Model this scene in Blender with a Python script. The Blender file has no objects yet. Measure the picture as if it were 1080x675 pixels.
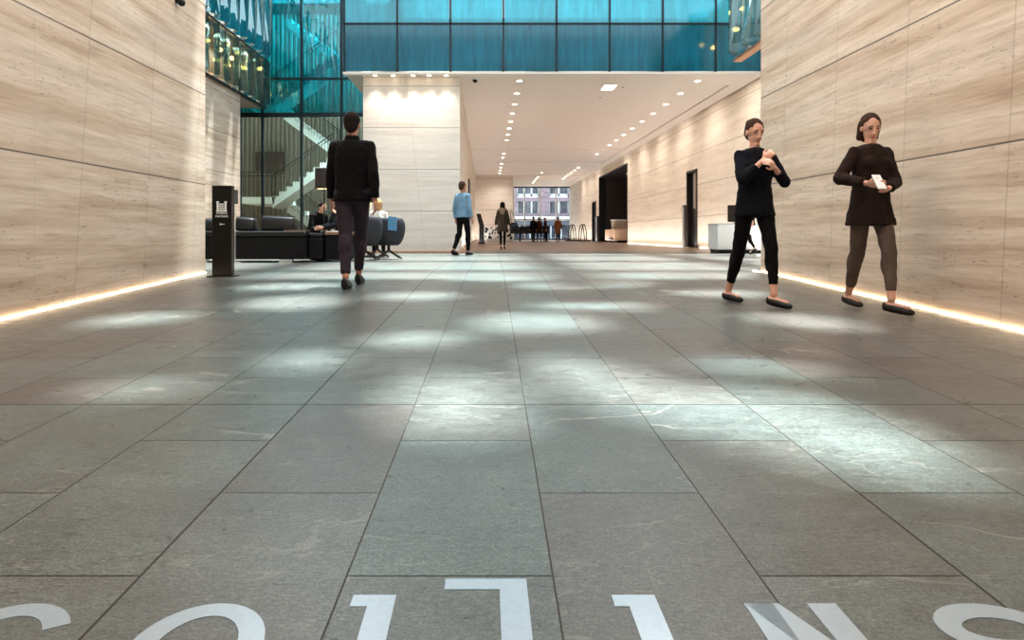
import bpy, bmesh, math, random
from mathutils import Vector, Matrix
random.seed(7)
scene = bpy.context.scene
COL = scene.collection
PI = math.pi
F = 720.0; PX = 513.0; PY = 247.0; CAM = 0.515      # lens geometry of the photograph (1080 x 675 frame)
BREAK = 9.03                                         # where the ramp meets the level floor
def floor_z(y): return min(0.0, -0.345 + 0.0382 * y) if y < BREAK else 0.0
def pt(x, y, Y): return Vector(((x - PX) / F * Y, Y, CAM + (PY - y) / F * Y))
def xw(x, Y): return (x - PX) / F * Y
def zw(y, Y): return CAM + (PY - y) / F * Y

# ------------------------------------------------------------------ tags
def tag(o, label=None, cat=None, group=None, kind=None):
    if label: o['label'] = label
    if cat: o['category'] = cat
    if group: o['group'] = group
    if kind: o['kind'] = kind
    return o
def empty(name, loc=(0, 0, 0), rz=0.0, label=None, cat=None, group=None):
    o = bpy.data.objects.new(name, None); COL.objects.link(o)
    o.location = loc; o.rotation_euler = (0, 0, rz); o.empty_display_size = 0.1
    return tag(o, label, cat, group)
def copy_tree(o, parent=None):
    c = o.copy(); COL.objects.link(c); c.parent = parent
    for ch in list(o.children): copy_tree(ch, c)
    return c

# ------------------------------------------------------------------ materials
def srgb(r, g, b):
    f = lambda c: (c / 255 / 12.92) if c / 255 <= 0.04045 else ((c / 255 + 0.055) / 1.055) ** 2.4
    return (f(r), f(g), f(b), 1.0)
class NT:
    def __init__(s, name):
        s.m = bpy.data.materials.new(name); s.m.use_nodes = True
        s.t = s.m.node_tree; s.t.nodes.clear(); s.out = s.t.nodes.new('ShaderNodeOutputMaterial')
    def n(s, typ, **kw):
        nd = s.t.nodes.new(typ)
        for k, v in kw.items():
            if k.startswith('i_'): nd.inputs[k[2:].replace('_', ' ')].default_value = v
            elif k.startswith('x_'): nd.inputs[int(k[2:])].default_value = v
            else: setattr(nd, k, v)
        return nd
    def l(s, a, b): s.t.links.new(a, b)
    def math(s, op, a, b=0.0, c=None):
        nd = s.t.nodes.new('ShaderNodeMath'); nd.operation = op
        for i, v in enumerate((a, b, c)):
            if v is None: continue
            if isinstance(v, (int, float)): nd.inputs[i].default_value = v
            else: s.l(v, nd.inputs[i])
        return nd.outputs[0]
    def ramp(s, fac, stops):
        nd = s.t.nodes.new('ShaderNodeValToRGB'); e = nd.color_ramp.elements
        while len(e) < len(stops): e.new(0.5)
        for el, (p, c) in zip(e, stops): el.position = p; el.color = c if len(c) == 4 else (*c, 1)
        s.l(fac, nd.inputs[0]); return nd.outputs[0]
    def mix(s, fac, a, b, mode='MIX'):
        nd = s.t.nodes.new('ShaderNodeMix'); nd.data_type = 'RGBA'; nd.blend_type = mode
        for i, v in ((0, fac), (6, a), (7, b)):
            if isinstance(v, (int, float, tuple)): nd.inputs[i].default_value = v
            else: s.l(v, nd.inputs[i])
        return nd.outputs[2]
    def noise(s, vec, scale, detail=4, rough=0.55, dist=0.0):
        nd = s.n('ShaderNodeTexNoise'); nd.inputs['Scale'].default_value = scale
        nd.inputs['Detail'].default_value = detail; nd.inputs['Roughness'].default_value = rough
        nd.inputs['Distortion'].default_value = dist
        if vec is not None: s.l(vec, nd.inputs['Vector'])
        return nd.outputs[0]
    def mapping(s, vec, scale, rot=(0, 0, 0), loc=(0, 0, 0)):
        nd = s.n('ShaderNodeMapping'); s.l(vec, nd.inputs[0])
        nd.inputs['Scale'].default_value = scale; nd.inputs['Rotation'].default_value = rot
        nd.inputs['Location'].default_value = loc
        return nd.outputs[0]
    def bump(s, h, strength=0.2, dist=0.01):
        nd = s.n('ShaderNodeBump'); nd.inputs['Strength'].default_value = strength
        nd.inputs['Distance'].default_value = dist; s.l(h, nd.inputs['Height']); return nd.outputs[0]
    def bsdf(s, color=None, rough=0.6, metal=0.0, normal=None, spec=0.5, **kw):
        b = s.n('ShaderNodeBsdfPrincipled')
        for k, v in (('Base Color', color), ('Roughness', rough), ('Metallic', metal), ('Normal', normal), ('Specular IOR Level', spec)):
            if v is None: continue
            if isinstance(v, (int, float, tuple)): b.inputs[k].default_value = v
            else: s.l(v, b.inputs[k])
        for k, v in kw.items(): b.inputs[k].default_value = v
        s.l(b.outputs[0], s.out.inputs[0]); return b
MATS = {}
def plain(name, rgb, rough=0.6, metal=0.0, var=0.08, scale=20.0, bump=0.0, spec=0.5, bdist=0.003):
    if name in MATS: return MATS[name]
    t = NT(name); tc = t.n('ShaderNodeTexCoord').outputs['Object']
    c = srgb(*rgb); nz = t.noise(tc, scale, 5)
    d = tuple(max(0, v * (1 - var)) for v in c[:3]) + (1,); l = tuple(min(1, v * (1 + var)) for v in c[:3]) + (1,)
    col = t.ramp(nz, [(0.3, d), (0.7, l)])
    nrm = t.bump(t.noise(tc, scale * 4, 4), bump, bdist) if bump else None
    t.bsdf(col, rough, metal, nrm, spec); MATS[name] = t.m; return t.m
def cloth(name, rgb, var=0.18):
    if name in MATS: return MATS[name]
    t = NT(name); tc = t.n('ShaderNodeTexCoord').outputs['Object']; c = srgb(*rgb)
    d = tuple(v * (1 - var) for v in c[:3]) + (1,); l = tuple(min(1, v * (1 + var)) for v in c[:3]) + (1,)
    col = t.ramp(t.noise(t.mapping(tc, (1, 1, .6)), 9, 4), [(0.3, d), (0.7, l)])
    folds = t.noise(t.mapping(tc, (6, 6, 3), (0.2, 0.5, 0.3)), 1.6, 3, 0.5, 0.8)
    weave = t.noise(tc, 260, 2)
    h = t.math('ADD', t.math('MULTIPLY', folds, 1.0), t.math('MULTIPLY', weave, 0.06))
    b = t.bsdf(col, 0.88, 0, t.bump(h, 0.6, 0.03), 0.1)
    b.inputs['Sheen Weight'].default_value = 0.02
    MATS[name] = t.m; return t.m
def emit(name, rgb, strength):
    if name in MATS: return MATS[name]
    t = NT(name); e = t.n('ShaderNodeEmission'); e.inputs[0].default_value = srgb(*rgb); e.inputs[1].default_value = strength
    t.l(e.outputs[0], t.out.inputs[0]); MATS[name] = t.m; return t.m

def travertine(name, run, tint=(1, 1, 1), z0=1.175, joint_dark=0.35, vj=1.24, slant=0.065, pale=0.0, pc=(230, 222, 213)):
    """bedded stone slabs; run = axis index the wall runs along (0: X, 1: Y)"""
    t = NT(name); pos = t.n('ShaderNodeNewGeometry').outputs['Position']
    sx = t.n('ShaderNodeSeparateXYZ'); t.l(pos, sx.inputs[0])
    u = sx.outputs[run]; z = sx.outputs[2]
    cx = t.n('ShaderNodeCombineXYZ'); t.l(u, cx.inputs[0]); t.l(z, cx.inputs[2])
    # slab id shifts the pattern per course
    course = t.math('FLOOR', t.math('DIVIDE', t.math('SUBTRACT', z, z0), 1.19))
    ush = t.math('ADD', u, t.math('MULTIPLY', course, 7.31))
    slab = t.math('FLOOR', t.math('DIVIDE', t.math('ADD', u, t.math('MULTIPLY', z, slant)), vj))
    t.l(ush, cx.inputs[0]); t.l(t.math('MULTIPLY', slab, .12), cx.inputs[1])
    v = cx.outputs[0]
    # wandering beds
    warp = t.noise(t.mapping(v, (.45, 1, 1.2)), 1.0, 3)
    zz = t.math('ADD', z, t.math('MULTIPLY', warp, 0.09))
    c2 = t.n('ShaderNodeCombineXYZ'); t.l(t.math('MULTIPLY', ush, .25), c2.inputs[0]); t.l(t.math('MULTIPLY', slab, .06), c2.inputs[1]); t.l(t.math('MULTIPLY', zz, 4.0), c2.inputs[2])
    beds = t.noise(c2.outputs[0], 1.5, 8, 0.62)
    c3 = t.n('ShaderNodeCombineXYZ'); t.l(t.math('MULTIPLY', ush, 1.3), c3.inputs[0]); t.l(t.math('MULTIPLY', zz, 20.0), c3.inputs[2])
    fine = t.noise(c3.outputs[0], 1.5, 9, 0.72)
    k = lambda *c: tuple(srgb(*c)[i] * tint[i] for i in range(3)) + (1,)
    base = t.ramp(beds, [(0.26, k(166, 142, 121)), (0.40, k(199, 178, 158)), (0.5, k(213, 195, 177)), (0.60, k(224, 209, 194)), (0.74, k(203, 184, 165))])
    base = t.mix(0.75, base, t.ramp(fine, [(0.30, (0.5, 0.45, 0.41, 1)), (0.44, (.88, .86, .84, 1)), (0.56, (1, 1, 1, 1)), (.7, (1.1, 1.1, 1.1, 1))]), 'MULTIPLY')
    grey = t.noise(t.mapping(v, (.35, 1, 2.4)), 1.1, 5, .6)
    base = t.mix(t.math('MULTIPLY', t.ramp(grey, [(0.52, (0, 0, 0, 1)), (0.72, (1, 1, 1, 1))]), 0.4), base, k(168, 156, 146))
    # pits
    c4 = t.n('ShaderNodeCombineXYZ'); t.l(t.math('MULTIPLY', ush, 9), c4.inputs[0]); t.l(t.math('MULTIPLY', zz, 55.0), c4.inputs[2])
    pit = t.noise(c4.outputs[0], 1.0, 3, .7)
    gate = t.noise(t.mapping(v, (.8, 1, 3)), 1.3, 2)
    pm = t.math('MULTIPLY', t.math('GREATER_THAN', pit, 0.62), t.math('GREATER_THAN', gate, 0.52))
    base = t.mix(t.math('MULTIPLY', pm, .6), base, (0.09, 0.06, 0.045, 1))
    if pale: base = t.mix(pale, base, k(*pc))
    # joints
    def line(val, period, w):
        fr = t.math('FRACT', t.math('DIVIDE', val, period))
        d = t.math('MINIMUM', fr, t.math('SUBTRACT', 1.0, fr))
        return t.math('LESS_THAN', d, w / period / 2)
    jh = t.math('MULTIPLY', line(t.math('SUBTRACT', z, z0), 1.19, 0.014), t.math('GREATER_THAN', z, .3))
    js = line(t.math('ADD', u, t.math('MULTIPLY', z, slant)), vj, 0.012)
    jf = line(t.math('ADD', u, 0.55), vj, 0.005)
    m = t.math('MAXIMUM', jh, t.math('MULTIPLY', js, .3)); m = t.math('MAXIMUM', m, t.math('MULTIPLY', jf, 0.2))
    base = t.mix(t.math('MULTIPLY', m, .85), base, (0.05, 0.04, 0.035, 1))
    h = t.math('SUBTRACT', t.math('MULTIPLY', fine, .3), t.math('ADD', t.math('MULTIPLY', m, 2.0), t.math('MULTIPLY', pm, 1.0)))
    t.bsdf(base, 0.55, 0, t.bump(h, 0.35, 0.004), 0.35)
    return t.m
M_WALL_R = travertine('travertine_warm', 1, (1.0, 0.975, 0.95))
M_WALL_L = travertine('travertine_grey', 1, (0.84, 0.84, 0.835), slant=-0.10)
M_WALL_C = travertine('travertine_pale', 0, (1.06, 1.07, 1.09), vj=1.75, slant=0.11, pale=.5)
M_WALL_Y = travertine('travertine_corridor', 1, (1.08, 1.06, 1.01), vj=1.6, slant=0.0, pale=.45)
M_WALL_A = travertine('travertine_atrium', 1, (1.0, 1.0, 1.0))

def stone_floor():
    t = NT('bluestone_slabs'); geo = t.n('ShaderNodeNewGeometry').outputs['Position']
    at = t.n('ShaderNodeAttribute', attribute_name='tone'); sep = t.n('ShaderNodeSeparateColor'); t.l(at.outputs['Color'], sep.inputs[0])
    tone, off = sep.outputs[0], sep.outputs[1]
    cx = t.n('ShaderNodeCombineXYZ'); t.l(t.math('MULTIPLY', off, 40), cx.inputs[2])
    va = t.n('ShaderNodeVectorMath', operation='ADD'); t.l(geo, va.inputs[0]); t.l(cx.outputs[0], va.inputs[1]); v = va.outputs[0]
    big = t.noise(v, 1.7, 5, .6, .6); mid = t.noise(t.mapping(v, (1, 2.2, 1), (0, 0, .5)), 7, 6, .65, .4); fine = t.noise(v, 150, 3, .7)
    fine2 = t.noise(t.mapping(v, (1, 2.5, 1)), 45, 5, .7)
    col = t.ramp(big, [(0.3, srgb(70, 69, 65)), (0.5, srgb(90, 94, 91)), (0.68, srgb(108, 116, 112))])
    wgb = t.mix(tone, srgb(94, 86, 80), srgb(92, 112, 110))
    col = t.mix(0.55, col, wgb)
    col = t.mix(0.65, col, t.ramp(mid, [(0.3, (.58, .57, .56, 1)), (0.7, (1.12, 1.12, 1.12, 1))]), 'MULTIPLY')
    col = t.mix(0.9, col, t.ramp(fine, [(0.34, (.45, .45, .45, 1)), (0.66, (1.35, 1.35, 1.35, 1))]), 'MULTIPLY')
    col = t.mix(0.8, col, t.ramp(fine2, [(0.34, (.5, .5, .5, 1)), (0.66, (1.25, 1.25, 1.25, 1))]), 'MULTIPLY')
    # pale veins, only in some places
    w1 = t.noise(t.mapping(v, (.8, 1.5, 1), (0, 0, .6)), .8, 5, .5, .5)
    vein = t.math('LESS_THAN', t.math('ABSOLUTE', t.math('SUBTRACT', w1, .5)), 0.004)
    w2 = t.noise(v, 0.8, 2)
    vein = t.math('MULTIPLY', vein, t.ramp(w2, [(0.52, (0, 0, 0, 1)), (0.66, (1, 1, 1, 1))]))
    w3 = t.math('LESS_THAN', t.math('ABSOLUTE', t.math('SUBTRACT', t.noise(t.mapping(v, (.6, 2, 1), (0, 0, -.5)), 1.6, 4, .5, .4), .5)), .0022)
    vein = t.math('MAXIMUM', vein, t.math('MULTIPLY', w3, .35))
    col = t.mix(t.math('MULTIPLY', vein, .32), col, srgb(188, 182, 170))
    h = t.math('ADD', t.math('MULTIPLY', fine, .5), t.math('ADD', t.math('MULTIPLY', fine2, 1.0), t.math('MULTIPLY', mid, .8)))
    rough = t.ramp(mid, [(0.3, (.26, .26, .26, 1)), (0.7, (.40, .40, .40, 1))])
    t.bsdf(col, rough, 0, t.bump(h, .3, .004), 0.5)
    return t.m
M_STONE = stone_floor()
M_JOINT = plain('slab_joint', (58, 54, 50), .9)
M_BRASS = plain('brass_joint', (150, 120, 92), .4, .6)
M_BROWN = plain('brown_stone', (128, 104, 88), .35, 0, .12, 3)
M_CEIL = plain('white_ceiling', (232, 222, 212), .8, 0, .01)
M_PLASTER = plain('grey_plaster', (150, 150, 146), .8, 0, .05)
M_BLACK = plain('black_metal', (9, 9, 10), .4, 0, .1, spec=.25)
M_DARK = plain('dark_brown_metal', (28, 20, 17), .32, .2, .15)
M_FRAME = plain('dark_blue_frame', (22, 40, 48), .4, .4, .1)
M_STEEL = plain('steel', (190, 195, 196), .3, .9, .05)
M_WHITE = plain('white_paint', (232, 234, 234), .5, 0, .03)
M_LEATHER = plain('black_leather', (13, 13, 15), .36, 0, .2, 30, .3, .3)
M_UPH = plain('charcoal_upholstery', (20, 19, 20), .8, 0, .15, 90, .3, .12)
M_WOOD = plain('brown_wood', (120, 92, 72), .5, 0, .2, 14)
M_COPPER = plain('copper_trim', (205, 150, 110), .35, .5, .05)
M_CHAIR = plain('grey_wool', (52, 53, 58), .85, 0, .1, 120, .3, .15)
M_INLAY = plain('inlaid_steel', (158, 172, 182), .3, .4, .05, 60, .08)
M_LAMP = emit('warm_lamp', (255, 236, 205), 14)
M_LAMP_SOFT = emit('lit_panel', (255, 250, 240), 6)
M_STRIP = emit('light_strip_glow', (255, 226, 186), 9)
M_GLOBE = emit('amber_globe', (255, 190, 105), 22)

def glass(name, tint, refl=0.1, diff=0.0, dcol=(0.1, .5, .55), wav=0.0, rough=0.02, wscale=(6, 6, 1.2), streak=0.0):
    t = NT(name); tc = t.n('ShaderNodeNewGeometry').outputs['Position']
    tr = t.n('ShaderNodeBsdfTransparent'); gl = t.n('ShaderNodeBsdfGlossy'); gl.inputs['Roughness'].default_value = rough
    gl.inputs['Color'].default_value = (.75, .95, 1, 1)
    tr.inputs[0].default_value = (*tint, 1)
    sh = tr.outputs[0]
    if streak:
        nz = t.noise(t.mapping(tc, (5, 5, .7)), 1.0, 4, .6, .7)
        c = t.ramp(nz, [(0.36, tuple(v * (1 - streak) for v in tint) + (1,)), (0.6, (*tint, 1))]); t.l(c, tr.inputs[0])
    if wav:
        nz = t.noise(t.mapping(tc, wscale), 1.0, 2, .4, .6)
        nb = t.bump(nz, wav, .08); t.l(nb, gl.inputs['Normal'])
    if diff:
        d = t.n('ShaderNodeBsdfDiffuse'); d.inputs[0].default_value = (*dcol, 1)
        if streak:
            nz = t.noise(t.mapping(tc, (9, 9, .8)), 1.0, 4, .6, .7)
            t.l(t.ramp(nz, [(0.36, tuple(v * (1 - streak) for v in dcol) + (1,)), (0.62, (*[min(1, v * 1.25) for v in dcol], 1))]), d.inputs[0])
        tl = t.n('ShaderNodeBsdfTranslucent'); tl.inputs[0].default_value = (*dcol, 1)
        m0 = t.n('ShaderNodeMixShader'); m0.inputs[0].default_value = .4; t.l(d.outputs[0], m0.inputs[1]); t.l(tl.outputs[0], m0.inputs[2])
        m1 = t.n('ShaderNodeMixShader'); m1.inputs[0].default_value = diff; t.l(sh, m1.inputs[1]); t.l(m0.outputs[0], m1.inputs[2]); sh = m1.outputs[0]
    lw = t.n('ShaderNodeLayerWeight'); lw.inputs[0].default_value = .25
    fac = t.math('ADD', t.math('MULTIPLY', lw.outputs['Fresnel'], .6), refl)
    m2 = t.n('ShaderNodeMixShader'); t.l(fac, m2.inputs[0]); t.l(sh, m2.inputs[1]); t.l(gl.outputs[0], m2.inputs[2])
    t.l(m2.outputs[0], t.out.inputs[0]); return t.m
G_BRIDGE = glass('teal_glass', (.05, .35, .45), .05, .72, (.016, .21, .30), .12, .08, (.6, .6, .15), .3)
G_BRIDGE_TOP = glass('teal_glass_upper', (.25, .75, .85), .06, .55, (.03, .42, .52), .12, .08, (.6, .6, .15), .25)  # upper panes coloured lighter, standing in for sky light behind them
G_TEAL = glass('teal_screen_glass', (.08, .56, .63), .07, .07, (.02, .36, .42), .35, .02, (3, 3, .6), .3)
G_CLEAR = glass('clear_screen_glass', (.78, .88, .86), .04, 0, wav=.1)
G_FOLD = glass('folded_glass', (.70, .78, .76), .04, .08, (.2, .28, .28), .3, .03, (4, 4, .8), .2)
G_FOLDT = glass('folded_teal_glass', (.10, .55, .62), .22, .3, (.04, .40, .50), .5, .03, (4, 4, .7), .5)
G_BAL = glass('balustrade_glass', (.75, .92, .9), .06, .08, (.5, .7, .7))
G_WIN = glass('window_glass', (.92, .95, .97), .03)

# ------------------------------------------------------------------ mesh builder
class MB:
    def __init__(s): s.v = []; s.f = []; s.m = []; s.mi = 0
    def quad(s, a, b, c, d):
        n = len(s.v); s.v += [tuple(a), tuple(b), tuple(c), tuple(d)]; s.f.append((n, n + 1, n + 2, n + 3)); s.m.append(s.mi)
    def box(s, x0, x1, y0, y1, z0, z1):
        return s.hexa([(x0, y0, z0), (x1, y0, z0), (x1, y1, z0), (x0, y1, z0), (x0, y0, z1), (x1, y0, z1), (x1, y1, z1), (x0, y1, z1)])
    def hexa(s, p):
        n = len(s.v); s.v += [tuple(q) for q in p]
        for f in ((0, 3, 2, 1), (4, 5, 6, 7), (0, 1, 5, 4), (1, 2, 6, 5), (2, 3, 7, 6), (3, 0, 4, 7)):
            s.f.append(tuple(n + i for i in f)); s.m.append(s.mi)
        return s
    def prism(s, poly, ext):
        """poly: list of 3d points (planar), ext: extrusion vector"""
        n = len(s.v); k = len(poly); e = Vector(ext)
        s.v += [tuple(p) for p in poly] + [tuple(Vector(p) + e) for p in poly]
        s.f.append(tuple(range(n, n + k))[::-1]); s.f.append(tuple(range(n + k, n + 2 * k)))
        s.m += [s.mi, s.mi]
        for i in range(k):
            j = (i + 1) % k; s.f.append((n + i, n + j, n + k + j, n + k + i)); s.m.append(s.mi)
        return s
    def tube(s, p0, p1, r0, r1=None, seg=10, cap=True):
        r1 = r0 if r1 is None else r1
        return s.loft([(p0, r0, r0), (p1, r1, r1)], seg)
    def loft(s, rings, seg=16, up=None):
        """rings: (center, rx, ry[, rot]) swept along their centres"""
        n = len(s.v); cs = [Vector(r[0]) for r in rings]
        for i, r in enumerate(rings):
            a = cs[max(0, i - 1)]; b = cs[min(len(cs) - 1, i + 1)]; d = (b - a)
            d = d.normalized() if d.length > 1e-9 else Vector((0, 0, 1))
            ref = Vector((0, 1, 0)) if abs(d.y) < .9 else Vector((0, 0, 1))
            if up is not None: ref = Vector(up)
            ux = ref.cross(d).normalized(); uy = d.cross(ux).normalized()
            for k in range(seg):
                t = 2 * PI * k / seg
                s.v.append(tuple(cs[i] + ux * r[1] * math.cos(t) + uy * r[2] * math.sin(t)))
        for i in range(len(rings) - 1):
            for k in range(seg):
                a = n + i * seg + k; b = n + i * seg + (k + 1) % seg
                s.f.append((a, b, b + seg, a + seg)); s.m.append(s.mi)
        s.f.append(tuple(range(n, n + seg))[::-1]); s.f.append(tuple(range(n + (len(rings) - 1) * seg, n + len(rings) * seg)))
        s.m += [s.mi, s.mi]; return s
    def ell(s, c, rx, ry=None, rz=None, rot=None, seg=14, rows=9):
        ry = rx if ry is None else ry; rz = rx if rz is None else rz
        n = len(s.v); c = Vector(c); R = rot if rot is not None else Matrix.Identity(3)
        for i in range(rows + 1):
            ph = PI * i / rows
            for k in range(seg):
                t = 2 * PI * k / seg
                s.v.append(tuple(c + R @ Vector((rx * math.sin(ph) * math.cos(t), ry * math.sin(ph) * math.sin(t), -rz * math.cos(ph)))))
        for i in range(rows):
            for k in range(seg):
                a = n + i * seg + k; b = n + i * seg + (k + 1) % seg
                s.f.append((a, b, b + seg, a + seg)); s.m.append(s.mi)
        return s
    def caps(s, p0, r0, p1, r1, seg=12):
        s.tube(p0, p1, r0, r1, seg); s.ell(p0, r0, seg=seg, rows=7); s.ell(p1, r1, seg=seg, rows=7); return s
    def build(s, name, mat, parent=None, smooth=False, bevel=0, remesh=0, sm=0, solid=0, sub=0, loc=None, disp=0):
        me = bpy.data.meshes.new(name); me.from_pydata(s.v, [], s.f)
        for m in (mat if isinstance(mat, (list, tuple)) else [mat]): me.materials.append(m)
        me.polygons.foreach_set('material_index', s.m)
        me.polygons.foreach_set('use_smooth', [bool(smooth or remesh)] * len(s.f)); me.update()
        bm = bmesh.new(); bm.from_mesh(me)
        bmesh.ops.remove_doubles(bm, verts=bm.verts, dist=1e-6)
        bmesh.ops.recalc_face_normals(bm, faces=bm.faces); bm.to_mesh(me); bm.free()
        o = bpy.data.objects.new(name, me); COL.objects.link(o); o.parent = parent
        if loc: o.location = loc
        if solid: m = o.modifiers.new('s', 'SOLIDIFY'); m.thickness = solid; m.offset = 0
        if remesh:
            m = o.modifiers.new('r', 'REMESH'); m.mode = 'VOXEL'; m.voxel_size = remesh; m.use_smooth_shade = True
            if sm: m = o.modifiers.new('s', 'SMOOTH'); m.iterations = sm; m.factor = .5
        if bevel: m = o.modifiers.new('b', 'BEVEL'); m.width = bevel; m.segments = 3; m.limit_method = 'ANGLE'
        if sub: m = o.modifiers.new('u', 'SUBSURF'); m.levels = sub; m.render_levels = sub
        if disp:
            tx = bpy.data.textures.get('fold_clouds') or bpy.data.textures.new('fold_clouds', 'CLOUDS')
            tx.noise_scale = .09; m = o.modifiers.new('d', 'DISPLACE'); m.texture = tx; m.strength = disp; m.mid_level = .5; m.texture_coords = 'LOCAL'
        return o
def struct(mb, name, mat, **kw):
    o = mb.build(name, mat, **kw)
    if o.parent is None: o['kind'] = 'structure'
    return o

# ------------------------------------------------------------------ floor
def slab_floor():
    X0, P, SK = -0.824, 0.482, 0.0097; Y0, Q = 2.99, 0.4645
    V = []; Fc = []; MI = []; T = []
    kx = lambda c, y: X0 + P * c + SK * y
    k_lo, k_hi = -19, 38
    for k in range(k_lo, k_hi):
        y0 = Y0 + Q * k; y1 = y0 + Q
        wide = y0 >= BREAK - .01
        lo, hi = (-9.2, 7.9) if wide else (-4.2, 4.2)
        for c in range(-18, 19):
            a0, a1 = kx(c, y0), kx(c + 1, y0); b0, b1 = kx(c, y1), kx(c + 1, y1)
            if a1 < lo or a0 > hi: continue
            has0 = k % 6 == 0 or (c + k) % 2 == 0
            has1 = (k + 1) % 6 == 0 or (c + k + 1) % 2 == 0
            g = .0022; gl = .0035 if c in (0, 4) else g; gr = .0035 if c + 1 in (0, 4) else g
            g0 = (.0035 if k % 6 == 0 else g) if has0 else 0; g1 = (.0035 if (k + 1) % 6 == 0 else g) if has1 else 0
            sid = (c, k if has0 else k - 1); r = random.Random(hash(sid)); 
            tone = min(1, max(0, .62 - .16 * abs((c - 1) * .55) + r.uniform(-.38, .38))); off = r.random()
            n = len(V); ya, yb = y0 + g0, y1 - g1
            V += [(a0 + gl, ya, floor_z(ya)), (a1 - gr, ya, floor_z(ya)), (b1 - gr, yb, floor_z(yb)), (b0 + gl, yb, floor_z(yb))]
            Fc.append((n, n + 1, n + 2, n + 3)); MI.append(0); T += [(tone, off, 0, 1)] * 4
    for (ya, yb, lo, hi) in ((-6, BREAK, -4.2, 4.2), (BREAK, 20.6, -9.2, 8.2)):
        n = len(V); V += [(lo, ya, floor_z(ya) - .0015), (hi, ya, floor_z(ya) - .0015), (hi, yb, floor_z(yb) - .0015), (lo, yb, floor_z(yb) - .0015)]
        Fc.append((n, n + 1, n + 2, n + 3)); MI.append(1); T += [(0, 0, 0, 1)] * 4
    me = bpy.data.meshes.new('floor'); me.from_pydata(V, [], Fc)
    me.materials.append(M_STONE); me.materials.append(M_JOINT); me.polygons.foreach_set('material_index', MI)
    ca = me.color_attributes.new('tone', 'FLOAT_COLOR', 'POINT')
    for i, tcol in enumerate(T): ca.data[i].color = tcol
    me.update(); o = bpy.data.objects.new('floor', me); COL.objects.link(o); o['kind'] = 'structure'
slab_floor()
b = MB(); b.box(-9.2, 12.5, 20.6, 66, -.3, -.001); struct(b, 'floor_corridor', M_BROWN)
# subfloor under the slabs so nothing shows from below
b = MB(); b.hexa([(-4.2, -6, -1), (4.2, -6, -1), (4.2, BREAK, -1), (-4.2, BREAK, -1), (-4.2, -6, floor_z(-6) - .004), (4.2, -6, floor_z(-6) - .004), (4.2, BREAK, -.01), (-4.2, BREAK, -.01)])
b.box(-9.2, 12.5, BREAK, 20.6, -1, -.006); struct(b, 'floor_base', M_JOINT)

# ------------------------------------------------------------------ walls
WX = 3.74; WE = 9.3
b = MB(); b.box(WX, 7.9, -3.2, WE, -.6, 6.2); struct(b, 'wall_right', M_WALL_R)
b = MB(); b.box(-9.2, -WX, -3.2, 9.08, -.6, 6.2); struct(b, 'wall_left', M_WALL_L)
# corridor right wall with three openings
RX = 7.9; CZ = 5.015
doors = [(25.55, 26.85, 2.97), (38.2, 47.8, 4.5), (49.1, 50.9, 2.92)]
b = MB(); y = WE
for (a, c, h) in doors:
    b.box(RX, RX + .45, y, a, -.3, CZ + 3.3 if y < 19 else CZ + .05); b.box(RX, RX + .45, a, c, h, CZ + .05); y = c
b.box(RX, RX + .45, y, 65, -.3, CZ + .05)
struct(b, 'wall_corridor_right', M_WALL_Y)
# centre pillar (a block running back along the corridor) and corridor left wall
PXL, PXR, PYF = xw(383, 19.5), xw(485, 19.5), 19.5
b = MB(); b.box(PXL, PXR, PYF, 27.0, 0, CZ); struct(b, 'wall_centre', [M_WALL_C])
b = MB(); b.box(PXL, PXR - .06, 27.0, 30.5, 0, CZ); b.box(PXL, PXR - .06, 33.2, 37, 0, CZ); b.box(PXL, PXR - .06, 38.6, 52, 0, CZ)
b.box(PXL, PXR - .06, 30.5, 33.2, 3.0, CZ); b.box(PXL, PXR - .06, 37, 38.6, 3.0, CZ); b.box(PXL, PXR - 1.2, 30.5, 38.6, 0, 3); struct(b, 'wall_corridor_left', M_WALL_Y)
b = MB(); b.box(PXL, xw(541, 52), 52, 52.5, 0, CZ); struct(b, 'wall_end', M_WALL_C)
b = MB(); b.box(xw(541, 52) - .4, xw(541, 52), 52.5, 65, 0, CZ); struct(b, 'wall_end_return', M_WALL_Y)
# brass plinth below centre pillar
b = MB(); b.box(PXL - .02, PXR + .10, PYF - .05, 27.1, 0, .035); struct(b, 'trim_1', M_COPPER)
# atrium left wall
LX = -7.9
b = MB(); b.box(LX - 1.3, LX, 9.08, 21.9, 0, 5.0); b.box(LX - 1.3, LX - 1.0, 21.9, 24.4, 0, 11); b.box(-11.9, LX - 1.0, 24.4, 24.6, 0, 11); b.box(-11.9, -11.6, 24.6, 31, 0, 11); struct(b, 'wall_atrium_left', M_WALL_A)
b = MB(); b.box(-11.9, PXL + .05, 31, 31.4, -.3, 11); struct(b, 'wall_stair_back', plain('stairwell_concrete', (112, 106, 96), .8, 0, .12, 1.5, .2))
b = MB(); b.box(PXL + .02, PXL + .3, 24.6, 31, CZ + .11, 11); struct(b, 'wall_stair_side', plain('stairwell_plaster', (120, 128, 126), .8))
b = MB(); b.box(-11.9, PXL, 24.61, 31, -.3, -.0015); struct(b, 'floor_stair', M_BROWN)

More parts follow.
